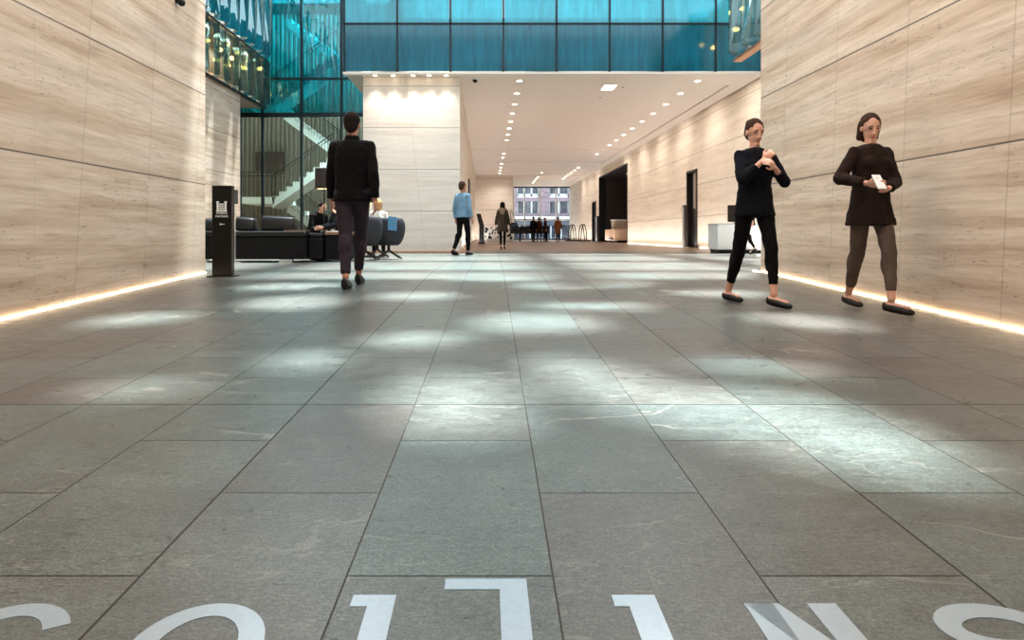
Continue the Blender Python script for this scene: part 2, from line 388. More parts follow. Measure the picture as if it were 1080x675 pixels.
# ------------------------------------------------------------------ corridor ceiling (slots are recessed gaps)
b = MB(); SLX = 7.28
b.box(PXR, SLX, 19.2, 65, CZ, CZ + .1)
b.box(SLX + .06, RX - .07, 19.2, 65, CZ, CZ + .1)
b.box(SLX, SLX + .06, 19.2, 20.6, CZ, CZ + .1); b.box(SLX, SLX + .06, 43.5, 46.0, CZ, CZ + .1)
b.box(PXR, RX, 19.2, 65, CZ + .22, CZ + .3)
b.box(PXL, PXR, 19.2, 65, CZ, CZ + .1)
struct(b, 'ceiling', M_CEIL)
b = MB(); b.box(SLX - .01, SLX + .07, 20.0, 65, CZ + .16, CZ + .2); b.box(RX - .08, RX, 19.2, 65, CZ + .16, CZ + .2); struct(b, 'trim_2', M_BLACK)
# shallow dropped bulkheads across the corridor
b = MB(); b.box(PXR, SLX - .02, 36.0, 36.25, CZ - .02, CZ); b.box(PXR, SLX - .02, 42.4, 42.7, CZ - .03, CZ); b.box(PXR, RX, 51.6, 52.0, CZ - .03, CZ); struct(b, 'trim_3', M_CEIL)

# ------------------------------------------------------------------ unseen canopy added over the walk, pierced to shape the sun patches
SUN = Vector((0.10, 0.16, 1.0)).normalized()
CH = 6.2
def hole_for(xc, yc, rx, ry, ang=0.0):
    t = (CH - floor_z(yc)); return (xc + SUN.x / SUN.z * t, yc + SUN.y / SUN.z * t, rx, ry, ang)
SUN_HOLES = [hole_for(-1.75, 6.25, .42, .50), hole_for(-2.1, 7.5, .55, .35), hole_for(1.1, 7.7, .75, .45, .3), hole_for(.38, 5.15, .5, .42, 0), hole_for(-.12, 3.05, .27, .5, .1),
       hole_for(.62, 3.35, .24, .7, .4), hole_for(1.22, 2.75, .36, .62, .55), hole_for(2.45, 5.2, .28, .42, .5), hole_for(-1.65, 3.25, .22, .13), hole_for(-1.0, 3.9, .18, .22), hole_for(1.5, 3.7, .3, .14, -.3), hole_for(.15, 8.4, .7, .35),
       hole_for(-.45, 4.5, .32, .22), hole_for(.95, 6.0, .5, .24), hole_for(-2.7, 5.3, .3, .3), hole_for(-.7, 6.7, .4, .28), hole_for(2.4, 6.9, .45, .28)]
def in_hole(x, y):
    for (cx, cy, rx, ry, a) in SUN_HOLES:
        dx, dy = x - cx, y - cy; c, s = math.cos(a), math.sin(a); u = c * dx + s * dy; v = -s * dx + c * dy
        if (u / rx) ** 2 + (v / ry) ** 2 < 1: return True
    return False
b = MB(); S = .1
xs = [-WX + S * i for i in range(int(2 * WX / S) + 2)]; yy = -3.2
while yy < WE - 1e-6:
    run = None
    for x in xs[:-1]:
        h = in_hole(x + S / 2, yy + S / 2)
        if not h and run is None: run = x
        if h and run is not None: b.box(run, x, yy, yy + S, CH, CH + .12); run = None
    if run is not None: b.box(run, xs[-1], yy, yy + S, CH, CH + .12)
    yy += S
struct(b, 'ceiling_sun_mask', M_CEIL)

# ------------------------------------------------------------------ light strips at the foot of the walls
def strip(name, x, y0, y1, label, w=.014, h=.014, mat=M_STRIP):
    b = MB(); ya = y0
    pts = [y0] + [BREAK] * (y0 < BREAK < y1) + [y1]
    for a, c in zip(pts[:-1], pts[1:]):
        b.hexa([(x - w / 2, a, floor_z(a)), (x + w / 2, a, floor_z(a)), (x + w / 2, c, floor_z(c)), (x - w / 2, c, floor_z(c)),
                (x - w / 2, a, floor_z(a) + h), (x + w / 2, a, floor_z(a) + h), (x + w / 2, c, floor_z(c) + h), (x - w / 2, c, floor_z(c) + h)])
    return tag(b.build(name, mat), label, 'light strip')
strip('light_strip', WX - .013, -3, 9.55, 'glowing warm light strip along the foot of the right entrance wall', mat=M_STRIP)
strip('light_strip', -WX + .013, -3, 9.07, 'glowing warm light strip along the foot of the left entrance wall')
strip('light_strip', RX - .02, 11, 25.2, 'glowing floor light strip from the white desk to the narrow black door', .03, .03)
strip('light_strip', RX - .02, 27.4, 38.0, 'glowing floor light strip between the narrow black door and the big dark opening', .03, .03)

# ------------------------------------------------------------------ openings and doors on the right
# big dark opening
b = MB(); y0, y1, h = 38.2, 47.8, 4.5
b.box(RX + .45, 12.4, y0 - .3, y0, 0, h + .3); b.box(RX + .45, 12.4, y1, y1 + .3, 0, h + .3); b.box(12.4, 12.7, y0 - .3, y1 + .3, 0, h + .3); b.box(RX + .45, 12.4, y0, y1, h, h + .3)
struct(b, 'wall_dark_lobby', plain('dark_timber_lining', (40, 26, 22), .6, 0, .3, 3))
b = MB(); b.box(RX - .03, RX + .46, y0 - .0, y0 + .08, 0, h); b.box(RX - .03, RX + .46, y1 - .08, y1, 0, h); b.box(RX - .03, RX + .46, y0, y1, h - .08, h); struct(b, 'trim_4', M_BLACK)
for i, (a, c, h) in enumerate((doors[0], doors[2])):
    b = MB(); b.box(RX + .12, RX + .45, a, c, 0, h); d = struct(b, 'door_%d' % (i + 1), M_BLACK)
    b = MB(); b.box(RX - .04, RX + .14, a, a + .1, 0, h); b.box(RX - .04, RX + .14, c - .1, c, 0, h); b.box(RX - .04, RX + .14, a, c, h - .08, h); b.build('door_frame', M_DARK, d)
    if i == 0:
        b = MB(); b.box(RX + .06, RX + .125, a + .28, a + .72, 1.5, h - .1); b.build('vision_panel', plain('frosted_panel', (150, 138, 126), .5), d)
# slim totem posts beside the doors
def side_post(x, y, h, label, w=.14):
    t = empty('access_post', (x, y, 0), 0, label, 'post')
    b = MB(); b.box(-.07, .07, -w, w, .02, h); b.build('post_body', M_DARK, t, bevel=.01)
    b = MB(); b.box(-.1, .1, -w - .04, w + .04, 0, .02); b.build('base_plate', M_STEEL, t)
    b = MB(); b.box(-.075, -.07, -w + .02, w - .02, h * .1, h - .08); b.build('side_plate', M_STEEL, t)
side_post(7.55, xw(0, 1) * 0 + 7.55 * F / (722.5 - PX), 1.62, 'slim bronze access post standing before the narrow black door', .13)
side_post(7.6, 7.6 * F / (629.8 - PX), 1.75, 'thin grey post beside the far small black door left of the dark opening', .35)

# reception desk deep in the dark opening
t = empty('reception_counter', (8.9, 43, 0), 0, 'pale timber reception counter inside the big dark opening', 'counter')
b = MB(); b.box(-1.15, 1.0, -1.6, 1.6, .12, .82); b.build('counter_body', plain('pale_timber', (196, 160, 132), .5, 0, .1, 8), t, bevel=.02)
b = MB(); b.box(-.95, .9, -1.5, 1.5, 0, .12); b.build('plinth', M_BLACK, t)
b = MB(); b.box(-1.35, -1.1, -1.5, .2, .16, .22); b.build('foot_rail', M_STEEL, t)
t = empty('display_case', (8.75, 42.6, .82), 0, 'small beige display case standing on the reception counter', 'display case')
b = MB(); b.box(-.9, .0, -.35, .35, 0, .55); b.build('case_body', plain('beige_panel', (180, 160, 142), .5), t, bevel=.01)
b = MB(); b.box(-.94, .04, -.4, .4, .55, .6); b.build('case_top', M_WHITE, t)
t = empty('flower_vase', (9.25, 42.0, .82), 0, 'vase of red flowers on the reception counter in the dark opening', 'vase')
b = MB(); b.loft([((0, 0, 0), .07, .07), ((0, 0, .12), .11, .11), ((0, 0, .28), .06, .06), ((0, 0, .32), .08, .08)]); b.build('vase', M_WHITE, t, smooth=True)
b = MB()
for i in range(38):
    a = random.uniform(0, 2 * PI); r = random.uniform(0, .42); z = .55 + random.uniform(0, .45) - r * .3
    b.ell((r * math.cos(a), r * math.sin(a), z), .06, seg=6, rows=4)
b.build('blossoms', plain('red_blossom', (130, 44, 42), .8), t, smooth=True)
b = MB()
for i in range(12):
    a = random.uniform(0, 2 * PI); r = random.uniform(.1, .36); b.tube((0, 0, .2), (r * math.cos(a), r * math.sin(a), .6), .006, seg=5)
b.build('stems', plain('stem_green', (50, 70, 40), .8), t)
def downlight(x, y, z, label, group, r=.085):
    t = empty('downlight', (x, y, z), 0, label, 'ceiling light', group)
    b = MB(); b.loft([((0, 0, -.012), r * 1.12, r * 1.12), ((0, 0, 0), r * 1.2, r * 1.2)], 16); b.build('trim_ring', M_WHITE, t)
    b = MB(); b.loft([((0, 0, -.018), r * .95, r * .95), ((0, 0, -.011), r * .95, r * .95)], 16); b.build('lens', M_LAMP, t)
    return t
def spot(x, y, z, power, size=2.3, col=(1, .93, .85), blend=.9, rad=.06, rot=(0, 0, 0)):
    l = bpy.data.lights.new('spot_lamp', 'SPOT'); l.energy = power; l.spot_size = size; l.spot_blend = blend; l.color = col; l.shadow_soft_size = rad
    o = bpy.data.objects.new('spot_lamp', l); COL.objects.link(o); o.location = (x, y, z); o.rotation_euler = rot; return o
def area(x, y, z, sx, sy, power, rot=(0, 0, 0), col=(1, .94, .87)):
    l = bpy.data.lights.new('area_lamp', 'AREA'); l.shape = 'RECTANGLE'; l.size = sx; l.size_y = sy; l.energy = power; l.color = col
    o = bpy.data.objects.new('area_lamp', l); COL.objects.link(o); o.location = (x, y, z); o.rotation_euler = rot; return o
Z = CZ
def many(proto, places):
    first = True
    for (x, y) in places:
        o = proto if first else copy_tree(proto); first = False
        o.location = (x, y, proto.location.z)
pr = downlight(.97, 20, Z, 'small round ceiling downlight in the long row left of the square panel', 'downlights in the left corridor row')
rowA = [20, 21.8, 23.6, 25.4, 27.2, 28.95, 30.8, 32.6, 36.2, 38.1, 40, 43.6, 46, 48, 50.3]
many(pr, [(.97, y) for y in rowA])
pr = downlight(6.14, 20, Z, 'small round ceiling downlight in the row beside the right-hand ceiling slot', 'downlights in the right corridor row')
rowB = [20.04, 21.8, 23.6, 25.4, 27.2, 29.0, 30.8, 32.6, 34.4, 36.2, 38.3, 46, 48, 49.8, 51.6, 53.4, 55.2]
many(pr, [(6.2, y) for y in rowB])
pr = downlight(3.6, 46, Z, 'small round ceiling downlight in the short middle row before the end window', 'downlights in the middle row near the window')
many(pr, [(xw(566, 55) - .0, 50 + 1.9 * i) for i in range(6)])
for (xx, yy_) in ((0, 0),): pass
pr = downlight(9.0, 41, 4.5, 'small downlight glowing under the ceiling of the dark opening', 'downlights in the dark opening')
many(pr, [(9.3, 42.5), (9.3, 45), (9.3, 40.6)])
pr = downlight(-3.2, 19.32, CZ, 'downlight washing the top of the pale centre pillar', 'downlights over the centre pillar', .06)
wash = [xw(x, 19.4) for x in (396, 415, 436, 453, 471)]
many(pr, [(x, 19.3) for x in wash])
for x in wash: spot(x, 19.27, CZ - .03, 80, 1.5, (1, .90, .80), .7, .04, (math.radians(-8), 0, 0))
for y in rowA[::2]: spot(.97, y, CZ - .04, 60)
for y in rowB[::2]: spot(6.2, y, CZ - .04, 190, 2.5, rot=(0, -math.radians(32), 0))
for y in (50.5, 56, 61): spot(4.4, y, CZ - .04, 120)
spot(1.0, 50.6, CZ - .04, 160, 2.4)
spot(9.3, 42.5, 4.45, 25)
t = empty('square_ceiling_light', (3.73, 20.8, CZ), 0, 'bright white square light panel in the corridor ceiling', 'ceiling light')
b = MB(); b.box(-.2, .2, -.36, .36, -.03, 0); b.build('frame', M_WHITE, t); b = MB(); b.box(-.18, .18, -.34, .34, -.036, -.028); b.build('diffuser', emit('white_panel', (255, 252, 245), 5), t)
def dome(x, y, z, label, s=1):
    t = empty('security_camera', (x, y, z), 0, label, 'security camera')
    b = MB(); b.loft([((0, 0, -.03 * s), .07 * s, .07 * s), ((0, 0, 0), .08 * s, .08 * s)], 16); b.build('mount', M_WHITE if s > 1 else M_BLACK, t)
    b = MB(); b.ell((0, 0, -.035 * s), .055 * s, .055 * s, .06 * s); b.build('dome', M_BLACK, t, smooth=True)
dome(xw(501, 19.75), 19.75, CZ, 'small black dome camera on the corridor ceiling near the pillar', 1.3)
t = empty('security_camera', (-WX, 8.22, zw(1, 8.22)), 0, 'small black camera fixed high on the left travertine wall', 'security camera')
b = MB(); b.tube((0, 0, 0), (.05, 0, 0), .03); b.build('mount', M_BLACK, t); b = MB(); b.ell((.07, 0, -.02), .045); b.build('dome', M_BLACK, t, smooth=True)
for (x, y) in ((657, 92), (633, 103)):
    Y = (CZ - CAM) * F / (PY - y); o = MB().loft([((0, 0, -.01), .03, .03), ((0, 0, 0), .035, .035)], 12).build('smoke_sensor', M_BLACK); o.location = (xw(x, Y), Y, CZ)
    tag(o, 'tiny dark sensor on the corridor ceiling %s the square light panel' % ('just right of' if x > 650 else 'behind and left of'), 'sensor')

# ------------------------------------------------------------------ glass footbridge
BY = 19.08; BL = xw(363, BY); BZ0 = zw(76, BY); TR = zw(25, BY)
t = empty('glass_footbridge', (0, 0, 0), 0, 'teal glass footbridge crossing above the corridor entrance', 'footbridge')
pitch = 56 / F * BY; xsb = [BL + pitch * i for i in range(9)]
for i in range(8):
    x0, x1 = xsb[i] + .03, min(xsb[i + 1], RX) - .03
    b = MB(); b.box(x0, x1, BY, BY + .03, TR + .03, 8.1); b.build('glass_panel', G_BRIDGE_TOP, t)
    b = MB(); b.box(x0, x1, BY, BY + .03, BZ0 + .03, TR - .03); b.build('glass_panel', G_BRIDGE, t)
for x in xsb[:8] + [RX - .03]:
    b = MB(); b.box(x - .025, x + .025, BY - .03, BY + .1, BZ0, 8.1); b.build('mullion', M_FRAME, t)
b = MB(); b.box(BL, RX, BY - .03, BY + .1, TR - .025, TR + .025); b.build('transom', M_FRAME, t)
b = MB(); b.box(BL, RX, BY - .03, BY + .1, 8.1, 8.2); b.build('top_rail', M_FRAME, t)
b = MB(); b.box(BL - .03, RX, BY - .04, BY + .12, BZ0 - .06, BZ0 - .005); b.build('soffit_edge', M_CEIL, t)
b = MB(); b.box(BL, PXL - .02, BY + .12, 24.3, CZ + .0, CZ + .12); b.build('soffit', plain('soffit_metal', (150, 146, 140), .5), t)
b = MB(); b.box(BL, RX, BY + .5, 24.3, BZ0 + .25, BZ0 + .4); b.build('deck', M_PLASTER, t)
b = MB(); b.box(BL, BL + .03, BY + .1, 24.3, BZ0, 8.1); b.build('side_panel', G_BRIDGE, t)
b = MB(); b.box(BL, RX, 24.3, 24.5, BZ0 + .2, 8.2); b.build('back_wall', plain('bridge_back', (120, 150, 158), .7, 0, .25, .6), t)

# ------------------------------------------------------------------ glass screen in front of the stair
GY = 24.4
def gx(x): return xw(x, GY)
def gz(y): return zw(y, GY)
t = empty('stair_glass_screen', (0, 0, 0), 0, 'tall framed glass screen before the staircase, clear below and teal above', 'glass screen')
cols = [gx(253), gx(277), gx(318), gx(360), gx(384)]
rows = [0.03, gz(120), gz(83), 9.0]
for j, mat in enumerate((G_CLEAR, G_TEAL, G_TEAL)):
    cc = cols if j else [gx(253), gx(277), gx(318), gx(360), gx(384)]
    for a, c in zip(cc[:-1], cc[1:]):
        b = MB(); b.box(a + .02, c - .02, GY, GY + .02, rows[j] + .02, rows[j + 1] - .02); b.build('glass_panel', mat, t)
for i, x in enumerate(cols[:-1]):
    b = MB(); b.box(x - .04, x + .04, GY - .06, GY + .1, 0, 9 if i > 1 else gz(83)); b.build('mullion', M_FRAME, t)
for z in rows[1:3] + [gz(122.5)]:
    b = MB(); b.box(cols[0], cols[-1], GY - .05, GY + .09, z - .035, z + .035); b.build('transom', M_FRAME, t)
b = MB(); b.box(cols[0], cols[-1], GY - .05, GY + .09, 0, .05); b.build('sill', M_FRAME, t)

# ------------------------------------------------------------------ staircase
t = empty('staircase', (0, 0, 0), 0, 'white zigzag staircase with slim rails behind the glass screen', 'staircase')
M_STR = plain('stair_white', (215, 222, 220), .6); M_UND = plain('stair_underside', (130, 118, 104), .7)
def flight(p0, p1, n, y0=26.2, y1=27.6, th=.28):
    """p0 lower end, p1 upper end as (x,z)"""
    b = MB(); dx = (p1[0] - p0[0]) / n; dz = (p1[1] - p0[1]) / n
    up = [(p0[0], p0[1])]
    for i in range(n): up += [(p0[0] + dx * i, p0[1] + dz * (i + 1)), (p0[0] + dx * (i + 1), p0[1] + dz * (i + 1))]
    for i in range(n):
        xa, xb = p0[0] + dx * i, p0[0] + dx * (i + 1); zt = p0[1] + dz * (i + 1)
        poly = [(xa, y0, zt - dz - th), (xb, y0, zt - th), (xb, y0, zt), (xa, y0, zt)]
        b.prism(poly, (0, y1 - y0, 0))
    b.build('flight', M_STR, t)
    # railing
    r = MB(); H = .95
    for off in (0.0, -.14): r.tube((p0[0], y0, p0[1] + H + off), (p1[0], y0, p1[1] + H + off), .022 if off == 0 else .012, seg=8)
    k = max(6, int(abs(p1[0] - p0[0]) / .11))
    for i in range(k + 1):
        u = i / k; x = p0[0] + (p1[0] - p0[0]) * u; z = p0[1] + (p1[1] - p0[1]) * u; r.tube((x, y0, z), (x, y0, z + H), .009, seg=5)
    r.build('railing', M_BLACK, t)
def S(x, y, Y=26.4): return (xw(x, Y), zw(y, Y))
flight(S(289, 212), S(353, 167), 9)
flight(S(353, 160), S(288, 112), 10, 27.8, 29.2)
flight(S(288, 108), S(356, 60), 10)
flight(S(356, 56), S(290, 8), 10, 27.8, 29.2)
flight(S(350, 258), S(292, 215), 8, 27.8, 29.2)
a = S(256, 208); c = S(291, 215)
b = MB(); b.box(a[0], c[0], 26.2, 29.2, c[1], a[1]); b.build('landing', M_STR, t)
r = MB()
for off in (0, -.14): r.tube((a[0], 26.2, a[1] + .95 + off), (c[0], 26.2, a[1] + .95 + off), .02, seg=6)
for i in range(14):
    x = a[0] + (c[0] - a[0]) * i / 13; r.tube((x, 26.2, a[1]), (x, 26.2, a[1] + .95), .009, seg=5)
r.build('railing', M_BLACK, t)
a = S(353, 160); c = S(384, 168); b = MB(); b.box(a[0], c[0] - .1, 26.2, 29.2, c[1], a[1]); b.build('landing', M_STR, t)
a = S(256, 105); c = S(290, 111); b = MB(); b.box(a[0], c[0], 26.2, 29.2, c[1], a[1]); b.build('landing', M_STR, t)
t = empty('wall_picture', (xw(284, 30.5), 30.55, zw(170, 30.5)), 0, 'dark brown wood-toned picture on the wall behind the stair railing', 'picture')
w = 15 / F * 30.8; h = 10 / F * 30.8
b = MB(); b.box(-w, w, 0, .05, -h, h); b.build('frame', M_DARK, t)
b = MB(); b.box(-w + .1, w - .06, -.02, .0, -h + .05, h - .05); b.build('canvas', plain('brown_canvas', (44, 28, 22), .6, 0, .4, 2.5), t)
# tall fluted timber fins on the back wall
for i in range(38):
    x = -11.45 + i * .2
    b = MB(); b.loft([((x, 30.97, .0), .085, .035), ((x, 30.97, 10.5), .085, .035)], 8)
    if i == 0: proto = tag(b.build('wall_fin', plain('pale_fin', (112, 104, 92), .6), smooth=True), 'slim vertical fin on the stairwell back wall', 'wall fin', 'vertical fins on the stairwell wall')
    else: c = proto.copy(); COL.objects.link(c); c.location.x = i * .2

# ------------------------------------------------------------------ folded glass façades hanging on both sides
def folded(name, label, X, y0, y1, zs, mats, inward, n, depth=.28, beam=M_FRAME, drop=0.0, zpan=None):
    t = empty(name, (0, 0, 0), 0, label, 'folded glass facade')
    step = (y1 - y0) / n
    for j, (za, zb) in enumerate(zs):
        for i in range(n):
            ya = y0 + step * i; yb = ya + step; ym = ya + step * .55
            xo = X + inward * depth; 
            b = MB()
            # two faces of one pleat, leaning outward with height like gathered cloth
            l = .0 if j == 0 else .12
            for (p, q) in (((X, ya), (xo, ym)), ((xo, ym), (X, yb))):
                b.hexa([(p[0], p[1], za), (q[0], q[1], za), (q[0] + .012, q[1], za), (p[0] + .012, p[1], za),
                        (p[0] + inward * l, p[1], zb), (q[0] - inward * (depth * .55 if (i % 2) else depth * .2), q[1] + .05, zb), (q[0] + .012 - inward * (depth * .55 if (i % 2) else depth * .2), q[1] + .05, zb), (p[0] + .012 + inward * l, p[1], zb)])
            b.build('glass_panel', mats[j], t)
            b = MB(); b.box(X - .05, X + .05, ya - .05, ya + .05, za - .02, za + .07); b.build('glass_clamp', M_STEEL, t)
        b = MB(); b.box(X - .06, X + .06, y0, y1, za - .09, za - .02); b.build('rail', beam, t)
    return t
folded('folded_glass_facade', 'pleated glass facade with steel rails hanging above the left atrium wall', LX + .02, 10.0, 24.3,
       [(5.06, zw(16, 19.2) - .08), (zw(16, 19.2) + .08, 9.6)], [G_FOLD, G_FOLDT], 1, 19)
folded('folded_glass_facade', 'pleated glass facade with copper sill hanging beside the right travertine wall', 6.5, 12.0, 17.7,
       [(5.1, 7.2)], [G_FOLD], -1, 7, .35, M_COPPER)
b = MB(); b.box(6.40, 6.62, 12, 17.72, 4.98, 5.02); struct(b, 'trim_5', M_COPPER)
b = MB(); b.box(LX - 1.3, LX - .05, 9.3, 24.3, 5.0, 5.06); b.box(LX - 1.3, LX - .1, 9.3, 24.3, 6.62, 6.72); struct(b, 'floor_gallery', M_PLASTER)
b = MB(); b.box(LX - 1.5, LX - 1.3, 9.3, 24.3, 5.0, 10); struct(b, 'wall_gallery', plain('gallery_wall', (104, 106, 100), .7, 0, .4, 1.0))
pr = empty('amber_globe', (0, 0, 0), 0, 'small amber globe put in for a warm light reflected in the left folded glass', 'lamp', 'amber globes for reflections in the left folded glass')
b = MB(); b.ell((0, 0, 0), .09, .09, .06); b.build('globe', M_GLOBE, pr, smooth=True); b = MB(); b.tube((0, 0, .05), (0, 0, .3), .012, seg=6); b.build('stem', M_BLACK, pr)
first = True  # globes stand in for warm lights reflected in the pleats
for (x, y) in ((218, 38), (232, 49), (245, 58), (257, 64), (228, 63), (240, 69)):
    Y = (LX - .45) * F / (x - PX); o = pr if first else copy_tree(pr); first = False; o.location = (LX - .45, Y, min(6.3, zw(y, Y)))
pr = empty('amber_globe', (0, 0, 0), 0, 'small glowing amber lamp behind the right folded glass', 'lamp', 'amber lamps behind the right folded glass')
b = MB(); b.ell((0, 0, 0), .08, .08, .06); b.build('globe', M_GLOBE, pr, smooth=True); b = MB(); b.tube((0, 0, .05), (0, 0, .3), .012, seg=6); b.build('stem', M_BLACK, pr)
pr.location = pt(784, 9, 17.4); o = copy_tree(pr); o.location = pt(776, 31, 18.2)

# ------------------------------------------------------------------ end window and street beyond
WY = 64.8
t = MB(); fx = [xw(541.5, WY), xw(553.5, WY), xw(570, WY), xw(586.5, WY), xw(602.5, WY)]
w = empty('window_1', (0, 0, 0)); w['kind'] = 'structure'
for a, c in zip(fx[:-1], fx[1:]):
    b = MB(); b.box(a + .04, c - .04, WY, WY + .03, .1, CZ - .05); b.build('glass_pane', G_WIN, w)
for x in fx: b = MB(); b.box(x - .06, x + .06, WY - .08, WY + .1, 0, CZ); b.build('window_frame', M_WHITE, w)
b = MB(); b.box(fx[0], fx[-1], WY - .08, WY + .1, zw(231.5, WY) - .08, zw(231.5, WY) + .08); b.build('transom', M_WHITE, w)
b = MB(); b.box(fx[0], RX, WY - .1, WY + .1, CZ - .12, CZ); b.box(fx[0], fx[-1], WY - .1, WY + .1, 0, .1); b.build('window_head', M_DARK, w)
# building across the street
SY = 78.0
t = empty('street_building', (0, 0, 0), 0, 'pinkish stone building with white-framed windows across the street', 'building')
M_PINK = plain('pink_stone', (150, 130, 138), .8, 0, .08, 2)
sx_ = lambda x: xw(x, SY); sz_ = lambda y: zw(y, SY)
b = MB()
bays = [(545.5, 568.5), (579.5, 600), (611, 633), (522, 538)]
bays.sort(); edges = [sx_(505)]
for a, c in bays: edges += [sx_(a), sx_(c)]
edges.append(sx_(650))
for i in range(0, len(edges), 2):
    x0, x1 = edges[i], edges[i + 1]
    for k in range(16):
        z0 = sz_(229) + k * .56; b.box(x0, x1, SY, SY + 1, z0 + .03, z0 + .53)
    b.box(x0, x1, SY + .06, SY + 1, sz_(229), sz_(229) + 9)
for a, c in bays:
    for zz in (sz_(210) - .25, sz_(229) - .0, sz_(186)): b.box(sx_(a), sx_(c), SY + .1, SY + 1, zz, zz + .45)
b.build('facade', M_PINK, t)
b = MB(); b.box(sx_(500), sx_(650), SY - .5, SY + .3, sz_(232.5), sz_(228.5)); b.build('ledge', M_WHITE, t)
b = MB(); b.box(sx_(500), sx_(650), SY + .2, SY + 1, sz_(237), sz_(232.5)); b.box(sx_(500), sx_(650), SY + .6, SY + 1, -.2, sz_(237)); b.build('shop_wall', plain('shop_grey', (96, 100, 118), .6, 0, .3, 1.2), t)
for a, c in bays:
    for (ya, yb) in ((207, 180), (228, 211)):
        x0, x1 = sx_(a), sx_(c); n = 3 if c - a > 21 else 2
        b = MB(); b.box(x0, x1, SY + .5, SY + .55, sz_(ya), sz_(yb)); b.build('window_pane', plain('street_glass', (92, 94, 104), .15, 0, .7, 1.2), t)
        b = MB()
        for i in range(n + 1):
            x = x0 + (x1 - x0) * i / n; b.box(x - .09, x + .09, SY + .4, SY + .56, sz_(ya), sz_(yb))
        b.box(x0, x1, SY + .4, SY + .56, sz_(ya), sz_(ya) + .3); b.build('window_frame', M_WHITE, t)
for i in range(11):
    x0 = sx_(516 + i * 11); b = MB(); b.box(x0, x0 + .85, SY + .5, SY + .58, .15, sz_(238)); b.build('shop_window', plain('shop_glass', (60, 66, 84), .12, 0, .6, 1.5), t)
    b = MB(); b.box(x0 - .12, x0 - .0, SY + .45, SY + .6, 0, sz_(238)); b.build('shop_post', M_WHITE, t)
b = MB(); b.box(-8, 24, 65.1, 79, -.35, -.1); struct(b, 'floor_street', plain('street_paving', (150, 148, 146), .8))

# ------------------------------------------------------------------ far corridor furniture
# graphic screen by the end wall
YB = 50.5
t = empty('printed_barrier', (0, YB, 0), 0, 'low white barrier printed with black scribbles before the cream end wall', 'barrier')
x0, x1 = xw(510, YB), xw(541, YB)
b = MB(); b.box(x0, x1, 0, .05, .05, 1.1); b.build('panel', M_WHITE, t)
b = MB(); rr = random.Random(4)
for i in range(46):
    cx, cz = rr.uniform(x0 + .1, x1 - .1), rr.uniform(.15, 1.0); k = rr.randint(3, 6); R = rr.uniform(.04, .13)
    poly = [(cx + R * rr.uniform(.5, 1.2) * math.cos(2 * PI * j / k), -.006, cz + R * 1.3 * rr.uniform(.5, 1.2) * math.sin(2 * PI * j / k)) for j in range(k)]
    b.prism(poly, (0, .006, 0))
b.build('printed_pattern', M_BLACK, t)
b = MB(); b.box(x0, x1, -.05, .1, 0, .05); b.build('base_rail', M_STEEL, t)
# leaning black sign stand left of the parka
t = empty('sign_stand', (xw(508, 38), 38, 0), 0, 'tall narrow black sign stand with tilted head near the corridor left wall', 'sign stand')
b = MB(); b.box(-.14, .14, -.05, .05, .03, 1.0); b.build('stand_body', M_BLACK, t, bevel=.01)
b = MB(); b.hexa([(-.14, -.05, 1.0), (.14, -.05, 1.0), (.14, .05, 1.0), (-.14, .05, 1.0), (-.3, -.05, 1.65), (-.05, -.05, 1.65), (-.05, .05, 1.65), (-.3, .05, 1.65)]); b.build('stand_head', M_BLACK, t, bevel=.01)
b = MB(); b.box(-.22, .22, -.2, .2, 0, .03); b.build('base_plate', M_BLACK, t)
# dark narrow door recess by left corridor wall
b = MB(); b.box(PXR - .055, PXR - .0, 30.45, 33.2, 0, 3.0); d = struct(b, 'door_3', M_DARK)
b = MB(); b.box(PXR - .0, PXR + .03, 31.6, 31.66, .9, 1.4); b.build('door_handle', M_STEEL, d)
# standing counter with people near the window
YT = 49.0
t = empty('standing_table', (xw(566, YT), YT, 0), 0, 'dark high table in front of the end window', 'table')
b = MB(); b.box(-1.9, .95, -.4, .4, .98, 1.06); b.build('tabletop', M_BLACK, t, bevel=.01)
for x in (-1.2, -.2, .7): b = MB(); b.box(x - .05, x + .05, -.3, .3, 0, .98); b.build('leg', M_BLACK, t)
b = MB(); b.box(-1.9, .95, .34, .4, .55, .98); b.build('modesty_panel', M_DARK, t)
def hoop(x, y, label):
    t = empty('hoop_stand', (x, y, 0), 0, label, 'stand', None)
    for s in (-.09, .09):
        b = MB(); pts = [Vector((s + .20 * math.cos(a), s * .6, .06 + 1.15 * math.sin(a))) for a in [PI * i / 14 for i in range(15)]]
        for p, q in zip(pts[:-1], pts[1:]): b.caps(p, .035, q, .035, 8)
        b.build('hoop', M_BLACK, t, smooth=True)
    b = MB(); b.box(-.5, .55, -.2, .2, 0, .09); b.build('base', M_BLACK, t, bevel=.02)
hoop(xw(603.5, 50), 50, 'black double-hoop stand right beside the end window')
hoop(xw(614.5, 49), 49, 'black double-hoop stand against the cream wall, left of the far small door')

